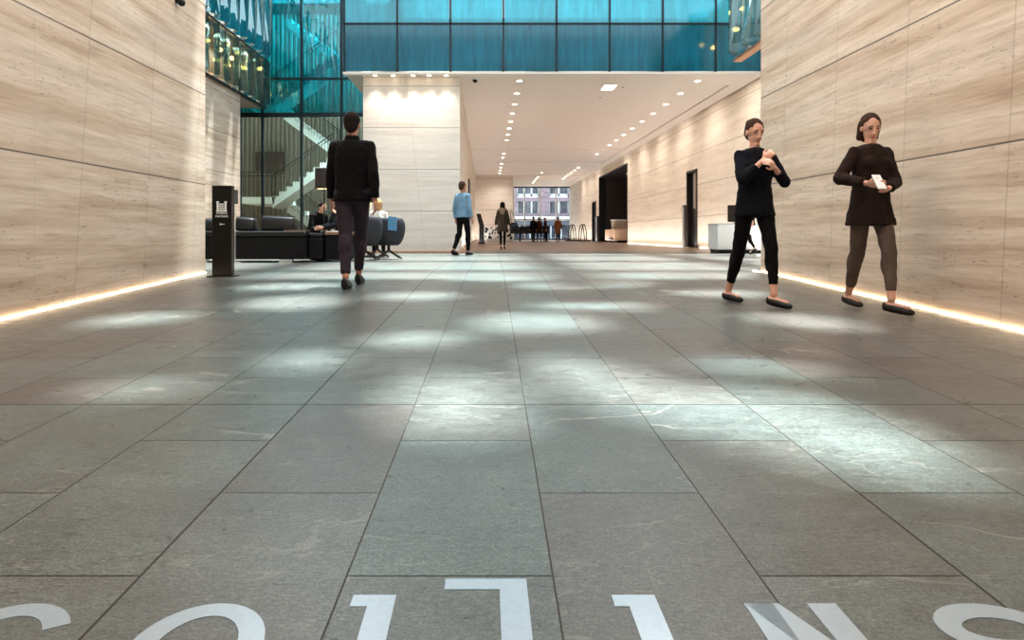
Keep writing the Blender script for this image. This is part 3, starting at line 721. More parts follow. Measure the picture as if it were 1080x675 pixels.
# ------------------------------------------------------------------ white desk and dark screen on the right
DY = 18.3
t = empty('white_desk', (xw(757, DY), DY, 0), 0, 'white block desk with black plinth behind the walking woman on the right', 'desk')
b = MB(); b.box(0, 1.45, 0, .8, .1, .78); b.build('desk_body', M_WHITE, t, bevel=.01)
b = MB(); b.box(.05, 1.4, .04, .76, 0, .1); b.build('plinth', M_BLACK, t)
b = MB(); b.box(-.02, 1.47, -.02, .82, .78, .81); b.build('desk_top', plain('pale_grey_top', (200, 204, 206), .3), t)
t = empty('monitor', (xw(783, DY), DY + .35, .81), 0, 'dark brown screen panel standing on the white desk', 'screen')
b = MB(); b.box(-.27, .3, -.03, .03, .04, .5); b.build('screen_panel', M_DARK, t, bevel=.01)
b = MB(); b.box(-.1, .1, -.1, .1, 0, .02); b.box(-.03, .03, -.02, .02, .02, .1); b.build('stand', M_BLACK, t)

# ------------------------------------------------------------------ sign totem
TY = 8.62; tz = floor_z(TY)
t = empty('sign_totem', (xw(235.5, TY), TY, tz), 0, 'black totem sign with white tower logo and arrow at the left wall end', 'sign')
TW = 10.3 / F * TY; TH = zw(196, TY) - tz
b = MB(); b.box(-TW, TW, -.05, .05, .012, TH); b.build('totem_body', plain('bronze_black', (12, 9, 8), .25, .0, .2, spec=.25), t, bevel=.004)
b = MB(); b.box(-TW - .035, TW + .045, -.13, .13, 0, .012); b.build('base_plate', M_DARK, t)
def txt(body, size, loc, parent, name, mat=M_WHITE, rot=(PI / 2, 0, 0), ext=.001):
    cu = bpy.data.curves.new(name, 'FONT'); cu.body = body; cu.size = size; cu.align_x = 'CENTER'; cu.align_y = 'CENTER'; cu.extrude = ext
    o = bpy.data.objects.new(name, cu); COL.objects.link(o); me = o.to_mesh() if False else None
    dg = bpy.context.evaluated_depsgraph_get(); m = bpy.data.meshes.new_from_object(o.evaluated_get(dg)); bpy.data.objects.remove(o)
    o = bpy.data.objects.new(name, m); COL.objects.link(o); m.materials.clear(); m.materials.append(mat); o.parent = parent; o.location = loc; o.rotation_euler = rot; return o
lz = lambda y: zw(y, TY) - tz
txt('EVANS &', .034, (0, -.052, lz(225.2)), t, 'lettering'); txt('PARTNERS', .034, (0, -.052, lz(228.4)), t, 'lettering')
b = MB(); s = F / TY
def lb(x0, x1, y0, y1): b.box((x0 - 235.5) / s, (x1 - 235.5) / s, -.053, -.05, lz(y1), lz(y0))
lb(230.3, 232.2, 214, 223); lb(238.6, 240.5, 214, 223); lb(229.8, 232.6, 212.6, 214); lb(238.2, 241, 212.6, 214)
for y in (215, 217, 219, 221): lb(232.6, 238.2, y, y + 1.2)
lb(229.6, 241.2, 222.6, 223.6)
b.build('tower_logo', plain('logo_white', (225, 225, 225), .5), t)
b = MB(); lb(234, 238.5, 236.2, 236.8)
b.prism([((233 - 235.5) / s, -.053, lz(236.5)), ((235 - 235.5) / s, -.053, lz(235.2)), ((235 - 235.5) / s, -.053, lz(237.8))], (0, .003, 0)); b.build('arrow', M_WHITE, t)
t = empty('notice_holder', (xw(248, 12.1), 12.1, 0), 0, 'small grey notice on a thin stand rising behind the black totem sign', 'notice holder')
b = MB(); b.box(-.05, .05, -.01, .01, 1.05, 1.3); b.build('notice', plain('notice_grey', (60, 62, 64), .5), t); b = MB(); b.tube((0, 0, 0), (0, 0, 1.06), .008, seg=6); b.build('stem', M_STEEL, t); b = MB(); b.loft([((0, 0, 0), .1, .1), ((0, 0, .015), .1, .1)]); b.build('base', M_STEEL, t)

# ------------------------------------------------------------------ lounge
FY = 12.36; sx0, sx1 = xw(196, FY), xw(321, FY)
t = empty('lounge_sofa', (0, FY, 0), 0, 'long low black leather sofa seen from behind beside the totem', 'sofa')
b = MB(); b.box(sx0, sx1, 0, 1.0, .06, .46); b.build('sofa_body', M_UPH, t, bevel=.02)
b = MB(); b.box(sx0, sx1 + .02, -.02, .32, .47, .57); b.build('back_ledge', M_LEATHER, t, bevel=.025)
b = MB(); b.box(sx0, sx1, .34, 1.02, .46, .54); b.build('seat', M_LEATHER, t, bevel=.03)
b = MB(); b.box(sx1 - .38, sx1 + .02, .0, .34, .571, .59); b.build('wooden_armrest', M_WOOD, t)
b = MB(); b.box((sx0 + sx1) / 2 + .2, (sx0 + sx1) / 2 + .206, -.003, .0, .08, .45); b.build('seam', M_BLACK, t)
for x in (sx0 + .25, sx1 - .35): b = MB(); b.box(x - .12, x + .12, .04, .12, 0, .06); b.build('foot', M_STEEL, t)
t = empty('corner_seat', (0, 12.55, 0), 0, 'dark upholstered end block of the lounge under the floor lamp', 'seat block')
b = MB(); b.box(xw(325, 12.55), xw(339, 12.55), 0, .7, .05, .45); b.build('seat_body', M_UPH, t, bevel=.03)
b = MB(); b.box(xw(325, 12.55), xw(339, 12.55), .02, .7, .45, .53); b.build('seat_cushion', M_LEATHER, t, bevel=.03)
def bolster(xa, xb, ya, yb, Y, label):
    p = pt((xa + xb) / 2, yb, Y); p.z = .573; t = empty('bolster_cushion', p, 0, label, 'cushion'); w = (xb - xa) / F * Y / 2; h = zw(ya, Y) - .573
    b = MB(); b.hexa([(-w, .04, 0), (w, .04, 0), (w, .36, 0), (-w, .36, 0), (-w * .98, .08, h), (w * .96, .08, h * .9), (w * .96, .30, h * .9), (-w * .98, .30, h)])
    b.build('cushion', M_LEATHER, t, smooth=True, bevel=.05)
    b = MB(); b.tube((-w * 1.0, .16, h * .98), (w, .16, h * .93), .008, seg=6); b.build('piping', M_BLACK, t)
bolster(205, 229, 230, 240, 12.5, 'black leather bolster half hidden behind the totem, leftmost on the sofa')
bolster(246, 267, 228.5, 240, 12.5, 'black leather bolster just right of the totem on the sofa ledge')
bolster(273.5, 309, 227.5, 240, 12.5, 'longest black leather bolster on the sofa ledge, in front of the staircase')
# low table
t = empty('low_table', (0, 12.7, 0), 0, 'dark low table with brown top between sofa and grey chairs', 'table')
tx0, tx1 = xw(343, 12.7), xw(366, 12.7)
b = MB(); b.box(tx0, tx1, 0, .5, .04, .50); b.build('table_body', M_UPH, t, bevel=.01); b = MB(); b.box(tx0, tx1 + .03, -.04, .54, .5, .56); b.build('table_top', M_WOOD, t, bevel=.01)
t = empty('magazine', (xw(352, 12.85), 12.95, .56), .2, 'pale open magazine lying on the low table', 'magazine')
b = MB(); b.hexa([(-.16, -.1, 0), (0, -.1, 0), (0, .12, 0), (-.16, .12, 0), (-.16, -.1, .012), (0, -.1, .02), (0, .12, .02), (-.16, .12, .012)]); b.hexa([(0, -.1, 0), (.16, -.1, 0), (.16, .12, 0), (0, .12, 0), (0, -.1, .02), (.16, -.1, .012), (.16, .12, .012), (0, .12, .02)]); b.build('pages', M_WHITE, t)
def floor_lamp(x, Y, ybot, ytop, half, label, pole):
    t = empty('floor_lamp', (xw(x, Y), Y, 0), 0, label, 'lamp'); zb, zt = zw(ybot, Y), zw(ytop, Y); r = half / F * Y
    b = MB(); b.loft([((0, 0, 0), .15, .15), ((0, 0, .02), .15, .15), ((0, 0, .03), .03, .03)], 24); b.build('base', M_BLACK, t)
    b = MB(); b.tube((0, 0, .02), (0, 0, zt + .03), .012); b.build('pole', pole, t)
    b = MB(); n = 28
    for k in range(n):
        a, c = 2 * PI * k / n, 2 * PI * (k + 1) / n; b.quad((r * math.cos(a), r * math.sin(a), zb), (r * math.cos(c), r * math.sin(c), zb), (r * math.cos(c), r * math.sin(c), zt), (r * math.cos(a), r * math.sin(a), zt))
    b.build('lamp_shade', [plain('shade_brown', (38, 26, 24), .8)], t, solid=.008)
    b = MB(); b.loft([((0, 0, zb + .01), r * .95, r * .95), ((0, 0, zb + .02), r * .95, r * .95)], 24); b.build('diffuser', emit('shade_glow', (255, 232, 170), 4), t)
floor_lamp(342, 12.85, 199.5, 178, 9.5, 'floor lamp with dark drum shade and glowing underside, left of the man in black', M_BLACK)
floor_lamp(391, 15.6, 214, 201, 7, 'floor lamp with pale lit shade underside behind the grey chairs', M_WHITE)

def tub_chair(x, Y, rz, label):
    t = empty('tub_chair', (xw(x, Y), Y, 0), rz, label, 'chair', None)
    n = 22; b = MB(); th = .04
    prof = [(.28, .17, .16), (.36, .26, .25), (.52, .31, .30), (.72, .33, .31), (.86, .31, .30)]
    for j in range(len(prof) - 1):
        for k in range(n):
            a0 = math.radians(-20) + math.radians(220) * k / n; a1 = math.radians(-20) + math.radians(220) * (k + 1) / n
            P = []
            for (z, rx, ry), a in ((prof[j], a0), (prof[j], a1), (prof[j + 1], a1), (prof[j + 1], a0)):
                drop = 1 - .30 * max(0, (abs(math.degrees(a) - 90) - 55) / 55) * ((z - .3) / .54)
                P.append((rx * math.cos(a), ry * math.sin(a), .3 + (z - .3) * drop))
            b.quad(*P)
    b.build('shell', M_CHAIR, t, smooth=True, solid=.045, sub=1)
    b = MB(); b.loft([((0, 0, .29), .15, .14), ((0, 0, .34), .22, .22), ((0, -.02, .43), .27, .26), ((0, -.02, .46), .24, .23)], 22); b.build('seat_cushion', M_CHAIR, t, smooth=True)
    b = MB(); b.tube((0, 0, .17), (0, 0, .30), .03); b.build('stem', M_BLACK, t)
    for k in range(4):
        a = PI / 4 + PI / 2 * k; b = MB(); b.caps((0, 0, .18), .022, (.34 * math.cos(a), .34 * math.sin(a), .018), .015, 8); b.build('leg', plain('dark_walnut', (50, 34, 28), .45), t, smooth=True)
    return t
tub_chair(385.5, 13.6, PI + .35, 'grey tub chair nearest the man in black, left one of the three')
tub_chair(398, 15.1, PI + .1, 'grey tub chair in the middle, with the fair-haired person in it')
tub_chair(410, 14.2, PI + .25, 'grey tub chair on the right, a blue cloth over its back')
p = pt(415, 240, 14.05)
t = empty('blue_cloth', (p.x, p.y - .15, 0), 0, 'light blue cloth draped over the back of the right tub chair', 'cloth')
b = MB(); b.hexa([(-.09, -.06, .60), (.08, .0, .58), (.08, .015, .58), (-.09, -.045, .60), (-.08, -.07, .88), (.09, -.01, .86), (.09, .25, .86), (-.08, .22, .88)]); b.build('cloth', cloth('blue_fabric', (84, 130, 165)), t)

# ------------------------------------------------------------------ inlaid lettering on the ramp
def gp(x, y, dz=.002):
    Y = 619.0 / (y - 220.0); Y = 1 / ((y - PY) / F / 1.0 + .0382) * (.515 + .345); return ((x - PX) * Y / F, Y)
def letter(name, polys, label):
    b = MB()
    for poly in polys:
        bot = [(x, y, floor_z(y) - .004) for (x, y) in poly]; b.prism(bot, (0, 0, .0055))
    return tag(b.build(name, M_INLAY), label, 'letter')
def arc(cx, cy, rx, ry, a0, a1, n=28): return [(cx + rx * math.cos(a0 + (a1 - a0) * i / n), cy + ry * math.sin(a0 + (a1 - a0) * i / n)) for i in range(n + 1)]
def ring(cx, cy, rx, ry, wx, wy, a0, a1, n=28):
    o = arc(cx, cy, rx, ry, a0, a1, n); i = arc(cx, cy, rx - wx, ry - wy, a0, a1, n)
    return [[o[k], o[k + 1], i[k + 1], i[k]] for k in range(n)]
D = math.radians
yT = gp(0, 637)[1]; LH = .30
# C: right end at x=90 y=660
cC = (gp(35, 637)[0] + .01, yT - LH / 2)
letter('inlaid_letter_c', ring(cC[0], cC[1], .135, LH / 2, .052, .045, D(32), D(328)), 'inlaid pale steel letter C at the lower left edge of the paving')
oc = (gp(235, 637)[0] + .0, yT - LH / 2)
letter('inlaid_letter_o', ring(oc[0], oc[1], .132, LH / 2, .052, .045, 0, 2 * PI, 44), 'inlaid pale steel letter O, second from left in the paving')
def one(xa, xb, xs_, ytop, ybar, hgt, name, label):
    xa, yt = gp(xa, ytop); xb = gp(xb, ytop)[0]; xs_ = gp(xs_, ybar)[0]; yb = gp(0, ybar)[1]
    letter(name, [[(xa, yt), (xa, yb), (xs_, yb), (xs_, yt - hgt), (xb, yt - hgt), (xb, yt)]], label)
one(373, 418, 387, 628, 640, .33, 'inlaid_numeral_one', 'inlaid pale steel numeral 1 left of the tall seven in the paving')
one(470, 555, 527, 611, 622, .46, 'inlaid_numeral_seven', 'largest inlaid steel numeral 7 at the centre bottom of the paving')
one(645, 690, 664, 628, 640, .33, 'inlaid_numeral_one', 'inlaid pale steel numeral 1 right of the tall seven in the paving')
nx0 = gp(785, 637)[0]; nx1 = gp(881, 637)[0]; st = .062
letter('inlaid_letter_n', [[(nx0, yT), (nx0, yT - LH), (nx0 + st, yT - LH), (nx0 + st, yT)], [(nx1 - st, yT), (nx1 - st, yT - LH), (nx1, yT - LH), (nx1, yT)],
                           [(nx0 + .001, yT), (nx0 + st + .012, yT), (nx1 - .001, yT - LH), (nx1 - st - .012, yT - LH)]], 'inlaid pale steel letter N right of the numerals in the paving')
scx = (gp(974, 650)[0] + .125); 
def sarc():
    polys = []; w = .05; r = (LH + 0) / 4 - w / 4 + .006
    pts = []
    ry = (LH - w) / 4; rx = .095
    cy1 = yT - w / 2 - ry; cy2 = cy1 - 2 * ry
    pts += [(scx + rx * math.cos(a), cy1 + ry * math.sin(a)) for a in [D(25) + D(245) * i / 22 for i in range(23)]]
    pts += [(scx + rx * math.cos(a), cy2 + ry * math.sin(a)) for a in [D(90) - D(245) * i / 22 for i in range(1, 23)]]
    L, R = [], []
    for i, p in enumerate(pts):
        a = pts[max(0, i - 1)]; c = pts[min(len(pts) - 1, i + 1)]; dx, dy = c[0] - a[0], c[1] - a[1]; l = math.hypot(dx, dy)
        nx, ny = -dy / l * w / 2, dx / l * w / 2; L.append((p[0] + nx, p[1] + ny)); R.append((p[0] - nx, p[1] - ny))
    return [[L[i], L[i + 1], R[i + 1], R[i]] for i in range(len(pts) - 1)]
letter('inlaid_letter_s', sarc(), 'inlaid pale steel letter S at the lower right edge of the paving')

# ------------------------------------------------------------------ people
def skin_mat(name, rgb):
    if name in MATS: return MATS[name]
    t = NT(name); tc = t.n('ShaderNodeTexCoord').outputs['Object']; c = srgb(*rgb)
    b = t.bsdf(t.ramp(t.noise(tc, 25, 4), [(.3, tuple(v * .9 for v in c[:3]) + (1,)), (.7, c)]), .5)
    b.inputs['Subsurface Weight'].default_value = .1; b.inputs['Subsurface Scale'].default_value = .01
    MATS[name] = t.m; return t.m
SKIN = skin_mat('skin_fair', (214, 160, 136)); SKIN2 = skin_mat('skin_tan', (178, 122, 98))
def ik(a, c, l1, l2, hint):
    a, c = Vector(a), Vector(c); d = c - a; L = min(d.length, (l1 + l2) * .999); u = d.normalized(); k = (l1 * l1 - l2 * l2 + L * L) / (2 * L)
    h = math.sqrt(max(0, l1 * l1 - k * k)); p = Vector(hint); p = p - u * p.dot(u); p.normalize(); return a + u * k + p * h
def person(label, loc, rz, H=1.7, feet=None, wrists=None, pelvis=None, lean=0.0, sit=False, fem=False, top='jacket', top_m=None, hem=.82, leg_m=None, leg_end=.10, leg_r=1.0,
           shoe_m=None, heel=0.0, hair='short', hair_m=None, skin=SKIN, vox=.009, head_turn=(0, 0), hand_n=None, hood=None, backpack=None, sleeve=1.0, skirt=None, flats=False, cat='person', name='person', elbow_hint=None, curl=.5):
    s = H / 1.75; root = empty(name, loc, rz, label, cat)
    V = lambda x, y, z: Vector((x * s, y * s, z * s))
    pel = V(0, 0, .94) if pelvis is None else Vector(pelvis)
    up = Vector((0, -math.sin(lean), math.cos(lean)))
    chest = pel + up * .36 * s; neck = pel + up * .55 * s; hd = pel + up * .70 * s + Vector((0, -math.sin(lean) * .05, 0))
    sw = (.152 if fem else .178) * s; hw = .09 * s
    sh = [chest + up * .115 * s + Vector((sg * sw, 0, 0)) for sg in (-1, 1)]
    hip = [pel + Vector((sg * hw, 0, 0)) for sg in (-1, 1)]
    if feet is None: feet = [((-.1 * s, 0, 0), 0, 0), ((.1 * s, 0, 0), 0, 0)]
    TL, CL = .44 * s, .42 * s
    ank = []; knee = []; toes = []
    for i in range(2):
        (fx_, fy_, fz_), yaw, pitch = feet[i]; a = Vector((fx_, fy_, fz_ + (.09 + heel) * s)); 
        if pitch: a.z += .10 * s * pitch; 
        d = hip[i] - a
        if d.length > (TL + CL) * .995 and not sit: a = hip[i] - d.normalized() * (TL + CL) * .995
        ank.append(a); knee.append(ik(hip[i], a, TL, CL, (0, -1, 0.15 if not sit else 1))); toes.append(Vector((math.sin(yaw), -math.cos(yaw), 0)))
    AL, FL = .29 * s, .26 * s
    if wrists is None: wrists = [(-.26 * s, -.03, pel.z - .06 * s), (.26 * s, -.03, pel.z - .06 * s)]
    wr = []; el = []
    for i in range(2):
        w = Vector(wrists[i]); d = w - sh[i]
        if d.length > (AL + FL) * .99: w = sh[i] + d.normalized() * (AL + FL) * .99
        wr.append(w); el.append(ik(sh[i], w, AL, FL, (elbow_hint[i] if elbow_hint else ((-1 if i == 0 else 1) * .5, 1, -.4))))
    # ---- body: one continuous surface
    b = MB(); g = 0.9 if fem else 1.0
    b.loft([(pel - up * .10 * s, .10 * s, .08 * s), (pel, .158 * s, .105 * s), (pel + up * .14 * s, .125 * g * s, .092 * s), (chest, .155 * g * s, .11 * s), (chest + up * .10 * s, .125 * g * s, .085 * s), (neck - up * .02 * s, .055 * s, .05 * s)], 18)
    if fem:
        for sg in (-1, 1): b.ell(chest + Vector((sg * .07 * s, -.075 * s, .01 * s)), .06 * s)
    for i in range(2):
        b.caps(sh[i], .040 * g * s, el[i], .036 * g * s); b.caps(el[i], .036 * g * s, wr[i], .026 * g * s); b.caps(chest + up * .08 * s, .05 * s, sh[i], .038 * g * s)
        b.caps(hip[i], .070 * s, knee[i], .044 * s); b.caps(knee[i], .042 * s, ank[i], .034 * s); b.ell(knee[i].lerp(ank[i], .3) + Vector((0, .012 * s, 0)), .042 * s, .042 * s, .10 * s)
        # foot
        heelp = ank[i] - toes[i] * .03 * s + Vector((0, 0, -.045 * s)); tip = ank[i] + toes[i] * .125 * s; tip.z = max(ank[i].z - (.07 + heel) * s, floor_h(loc, rz, tip) + .02 * s) if not sit else ank[i].z - .07 * s
        b.caps(heelp, .030 * s, tip, .022 * s)
    b.caps(neck - up * .03 * s, .056 * g * s, hd - up * .06 * s, .052 * g * s)
    R = Matrix.Rotation(head_turn[0], 3, 'Z') @ Matrix.Rotation(head_turn[1], 3, 'X')
    def hp(x, y, z): return hd + R @ Vector((x * s, y * s, z * s))
    b.ell(hp(0, .012, .02), .076 * s, .094 * s, .100 * s, R); b.ell(hp(0, -.022, -.045), .058 * s, .066 * s, .072 * s, R)
    b.ell(hp(0, -.096, -.028), .017 * s, .022 * s, .016 * s, R); b.caps(hp(0, -.084, .018), .011 * s, hp(0, -.106, -.024), .013 * s, 8)
    b.ell(hp(0, -.078, -.066), .026 * s, .012 * s, .009 * s, R); b.ell(hp(0, -.078, -.10), .028 * s, .024 * s, .02 * s, R)
    for sg in (-1, 1):
        b.ell(hp(sg * .077, .008, -.012), .010 * s, .020 * s, .030 * s, R); b.ell(hp(sg * .034, -.072, .030), .026 * s, .012 * s, .008 * s, R)
    # hands
    for i in range(2):
        d = (wr[i] - el[i]).normalized(); sg = -1 if i == 0 else 1
        nrm = Vector(hand_n[i]) if hand_n else Vector((-sg, 0, 0)); nrm = (nrm - d * nrm.dot(d)).normalized(); side = d.cross(nrm) * 1.0
        if side.dot(Vector((0, -1, 0))) < 0 and not hand_n: side = -side
        Rm = Matrix((side, nrm, d)).transposed(); pc = wr[i] + d * .048 * s
        b.ell(pc, .040 * s, .017 * s, .055 * s, Rm)
        for k in range(4):
            ln = (.036, .042, .040, .030)[k] * s; r = .0088 * s; p0 = wr[i] + d * .085 * s + side * (.028 - .0185 * k) * s
            d1 = (d + nrm * curl * .8).normalized(); p1 = p0 + d1 * ln; d2 = (d + nrm * curl * 2.2).normalized(); p2 = p1 + d2 * ln * .8
            b.caps(p0 - d * .03 * s, r, p0, r, 8); b.caps(p0, r, p1, r * .92, 8); b.caps(p1, r * .92, p2, r * .8, 8)
        q0 = wr[i] + d * .03 * s + side * .028 * s; q1 = q0 + (side * .8 + d * .9 + nrm * .4).normalized() * .04 * s; q2 = q1 + (d + nrm * .5).normalized() * .03 * s
        b.caps(q0, .012 * s, q1, .010 * s, 8); b.caps(q1, .010 * s, q2, .0085 * s, 8)
    b.build('body', skin, root, remesh=.0068 if vox < .012 else vox, sm=1)
    for sg in (-1, 1):
        e = MB(); e.ell(hp(sg * .032, -.078, .014), .0105 * s, .008 * s, .0075 * s, R, 8, 6); e.build('eye', plain('eye_dark', (40, 28, 24), .2), root, smooth=True)
    if vox < .01:
        e = MB(); e.ell(hp(0, -.090, -.066), .023 * s, .008 * s, .0075 * s, R, 10, 6); e.build('lips', skin_mat('lip_rose', (172, 92, 84)), root, smooth=True)
        for sg in (-1, 1):
            e = MB(); e.caps(hp(sg * .018, -.084, .036), .0045 * s, hp(sg * .048, -.074, .038), .003 * s, 6); e.build('eyebrow', hair_m, root, smooth=True)
    # ---- top
    b = MB(); k = 1.0; q = .022 * s
    hemz = hem * s if not sit else pel.z - .03 * s
    lo = Vector((pel.x, pel.y, hemz)) if not sit else pel - up * .06 * s
    fl = (.035 if hem < .8 and not sit else .012) * s
    b.loft([(lo, .165 * s + q + fl, .112 * s + q + fl), (pel + up * .03 * s, .156 * s + q, .108 * s + q), (pel + up * .15 * s, (.138 if fem else .15) * s + q, .10 * s + q), (chest, .157 * g * s + q, .112 * s + q), (chest + up * .10 * s, .155 * g * s + q, .10 * s + q), (chest + up * .155 * s, .12 * g * s + q, .075 * s + q), (neck + up * .0 * s, .058 * s + q * .6, .056 * s + q * .6)], 22)
    if fem:
        for sg in (-1, 1): b.ell(chest + Vector((sg * .07 * s, -.082 * s, .01 * s)), .068 * s)
    for i in range(2):
        we = el[i].lerp(wr[i], .93 * sleeve) if sleeve > .5 else el[i]
        b.caps(sh[i], .052 * g * s + q * .45, el[i], .044 * s + q * .5); b.tube(el[i], we, .046 * s + q * .5, .034 * s + q * .6, 14); b.caps(neck - up * .045 * s, .05 * s, sh[i], .052 * g * s + q * .3)
    b.build('jacket' if top == 'jacket' else top, top_m, root, remesh=max(vox, .011), sm=6, disp=.022)
    if top == 'jacket':
        b = MB(); b.loft([(neck - up * .03 * s, .088 * s, .082 * s), (neck + up * .035 * s, .068 * s, .066 * s)], 20); b.build('collar', top_m, root, smooth=True)
    # ---- trousers / tights
    b = MB(); b.loft([(pel - up * .11 * s, .13 * s, .10 * s), (pel, .155 * s, .108 * s), (pel + up * .08 * s, .125 * s, .09 * s)], 18)
    for i in range(2):
        e = knee[i].lerp(ank[i], 1 - (leg_end - .09) / .42)
        b.caps(hip[i], .095 * s * leg_r, knee[i], .062 * s * leg_r); b.tube(knee[i], e, .066 * s * leg_r, .046 * s * leg_r, 14); b.ell(knee[i].lerp(ank[i], .28) + Vector((0, .02 * s, 0)), .060 * s * leg_r, .062 * s * leg_r, .13 * s)
    b.build('trousers', leg_m, root, remesh=max(vox, .011), sm=9, disp=.015)
    if skirt:
        b = MB(); c0 = (knee[0] + knee[1]) / 2; b.loft([(Vector((c0.x * .6, c0.y * .6, skirt[1] * s)), .20 * s, .16 * s), (pel, .18 * s, .135 * s), (pel + up * .12 * s, .15 * s, .115 * s)], 20); b.build('skirt', skirt[0], root, smooth=True, disp=.01)
    # ---- shoes
    for i in range(2):
        b = MB(); gz_ = floor_h(loc, rz, ank[i]) if not sit else ank[i].z - .09 * s
        td = toes[i]; base = ank[i].copy(); pitch = feet[i][2]
        sd = Vector((-td.y, td.x, 0)); tipz = (gz_ + .024 * s)
        hz = base.z - (.062 + 0) * s
        hk = 1.0 if flats else 1.45
        rings = [(base - td * .070 * s, .022, .030 * hk), (base - td * .052 * s, .034, .040 * hk), (base + td * .0 * s, .038, .040 * hk), (base + td * .06 * s, .041, .037 * hk), (base + td * .115 * s, .041, .031), (base + td * .155 * s, .030, .024), (base + td * .175 * s, .014, .014)]
        P = []
        for j, (c, rx, ry) in enumerate(rings):
            u = max(0, min(1, (j - 1) / 3.5)); c = c.copy(); c.z = hz + (tipz - hz) * u; 
            if j == 0: c.z = hz
            P.append((c, rx * s, ry * s))
        b.loft(P, 14, up=(0, 0, 1))
        if heel > .03: b.tube((base.x - td.x * .05 * s, base.y - td.y * .05 * s, hz - .01), (base.x - td.x * .06 * s, base.y - td.y * .06 * s, hz - heel * s - .02), .012 * s, .007 * s, 8)
        o = b.build('shoe', shoe_m, root, smooth=True, remesh=.006 if vox < .012 else 0, sm=1)
    # ---- hair
    b = MB()
    b.ell(hp(0, .026, .040), .086 * s, .094 * s, .092 * s, R); b.ell(hp(0, .055, -.01), .074 * s, .060 * s, .085 * s, R)
    if hair in ('bob', 'long'):
        for sg in (-1, 1): b.caps(hp(sg * .062, .03, .03), .036 * s, hp(sg * .066, .03, -.10), .032 * s)
        b.caps(hp(0, .07, .03), .06 * s, hp(0, .075, -.10), .055 * s)
    if hair == 'long': b.caps(hp(0, .08, -.05), .06 * s, hp(0, .10, -.22), .045 * s); 
    if hair == 'bun': b.ell(hp(0, .115, .06), .045 * s)
    b.build('hair', hair_m, root, remesh=max(vox, .01), sm=2, disp=.012)
    if hood:
        b = MB(); n = 16
        for kk in range(n):
            a0, a1 = 2 * PI * kk / n, 2 * PI * (kk + 1) / n; f = lambda a: neck + Vector((math.cos(a) * .13 * s, math.sin(a) * .11 * s + .03 * s, math.sin(a) * .035 * s - .03 * s))
            b.caps(f(a0), .048 * s, f(a1), .048 * s, 8)
        b.ell(neck + Vector((0, .14 * s, -.08 * s)), .10 * s, .06 * s, .12 * s); b.build('hood', hood, root, remesh=.014, sm=2, disp=.02)
    return root, dict(wr=wr, el=el, sh=sh, chest=chest, pel=pel, hd=hd, R=R, s=s)
def floor_h(loc, rz, p):
    """height of the paving under local point p, in the figure's own frame"""
    w = Matrix.Rotation(rz, 3, 'Z') @ Vector(p) + Vector(loc); return floor_z(w.y) - loc[2]
def local_feet(loc, rz, pts):
    out = []
    for (x, y, yaw, pitch) in pts:
        v = Matrix.Rotation(-rz, 3, 'Z') @ Vector((x - loc[0], y - loc[1], 0)); out.append(((v.x, v.y, floor_z(y) - loc[2]), yaw, pitch))
    return out
def root_loc(x, y): return (x, y, floor_z(y))
C_BLACK = cloth('black_wool', (11, 9, 10)); C_PLUM = cloth('plum_grey_trouser', (46, 38, 45)); C_NAVY = cloth('dark_navy', (13, 13, 20)); C_CHAR = cloth('charcoal_cloth', (20, 19, 21))
C_BROWN = cloth('dark_brown_cloth', (36, 24, 20)); C_TAUPE = cloth('taupe_cloth', (88, 73, 64)); C_OLIVE = cloth('olive_parka', (56, 50, 40)); C_FUR = cloth('hood_fur', (128, 112, 94)); C_BLUE = cloth('pale_blue_shirt', (112, 142, 166))
C_RUST = cloth('rust_coat', (120, 74, 44)); C_GREYJ = cloth('dark_grey_jacket', (34, 37, 42)); C_CREAM = cloth('cream_knit', (222, 214, 204)); C_MAROON = cloth('maroon_coat', (62, 34, 28))
H_DARK = cloth('hair_dark', (30, 22, 20)); H_BROWN = cloth('hair_brown', (66, 46, 36)); H_BLOND = cloth('hair_blond', (176, 136, 92)); S_BLACK = plain('shoe_black', (10, 9, 10), .45, spec=.3); S_BROWN = plain('shoe_brown', (34, 25, 22), .5, spec=.3)

# man in black coat walking away, left
loc = root_loc(xw(371.5, 7.45), 7.45)
person('person in a long black coat and plum-grey trousers walking away, left of centre', loc, PI - .05, 1.89, feet=local_feet(loc, PI - .05, [(-1.45, 7.75, 0, 0), (-1.49, 7.22, 0, .25)]),
       top_m=C_BLACK, hem=.86, leg_m=C_PLUM, leg_end=.12, leg_r=1.08, shoe_m=S_BLACK, hair='short', hair_m=H_DARK, skin=SKIN2, wrists=[(-.27, .06, .90), (.27, -.14, .92)])
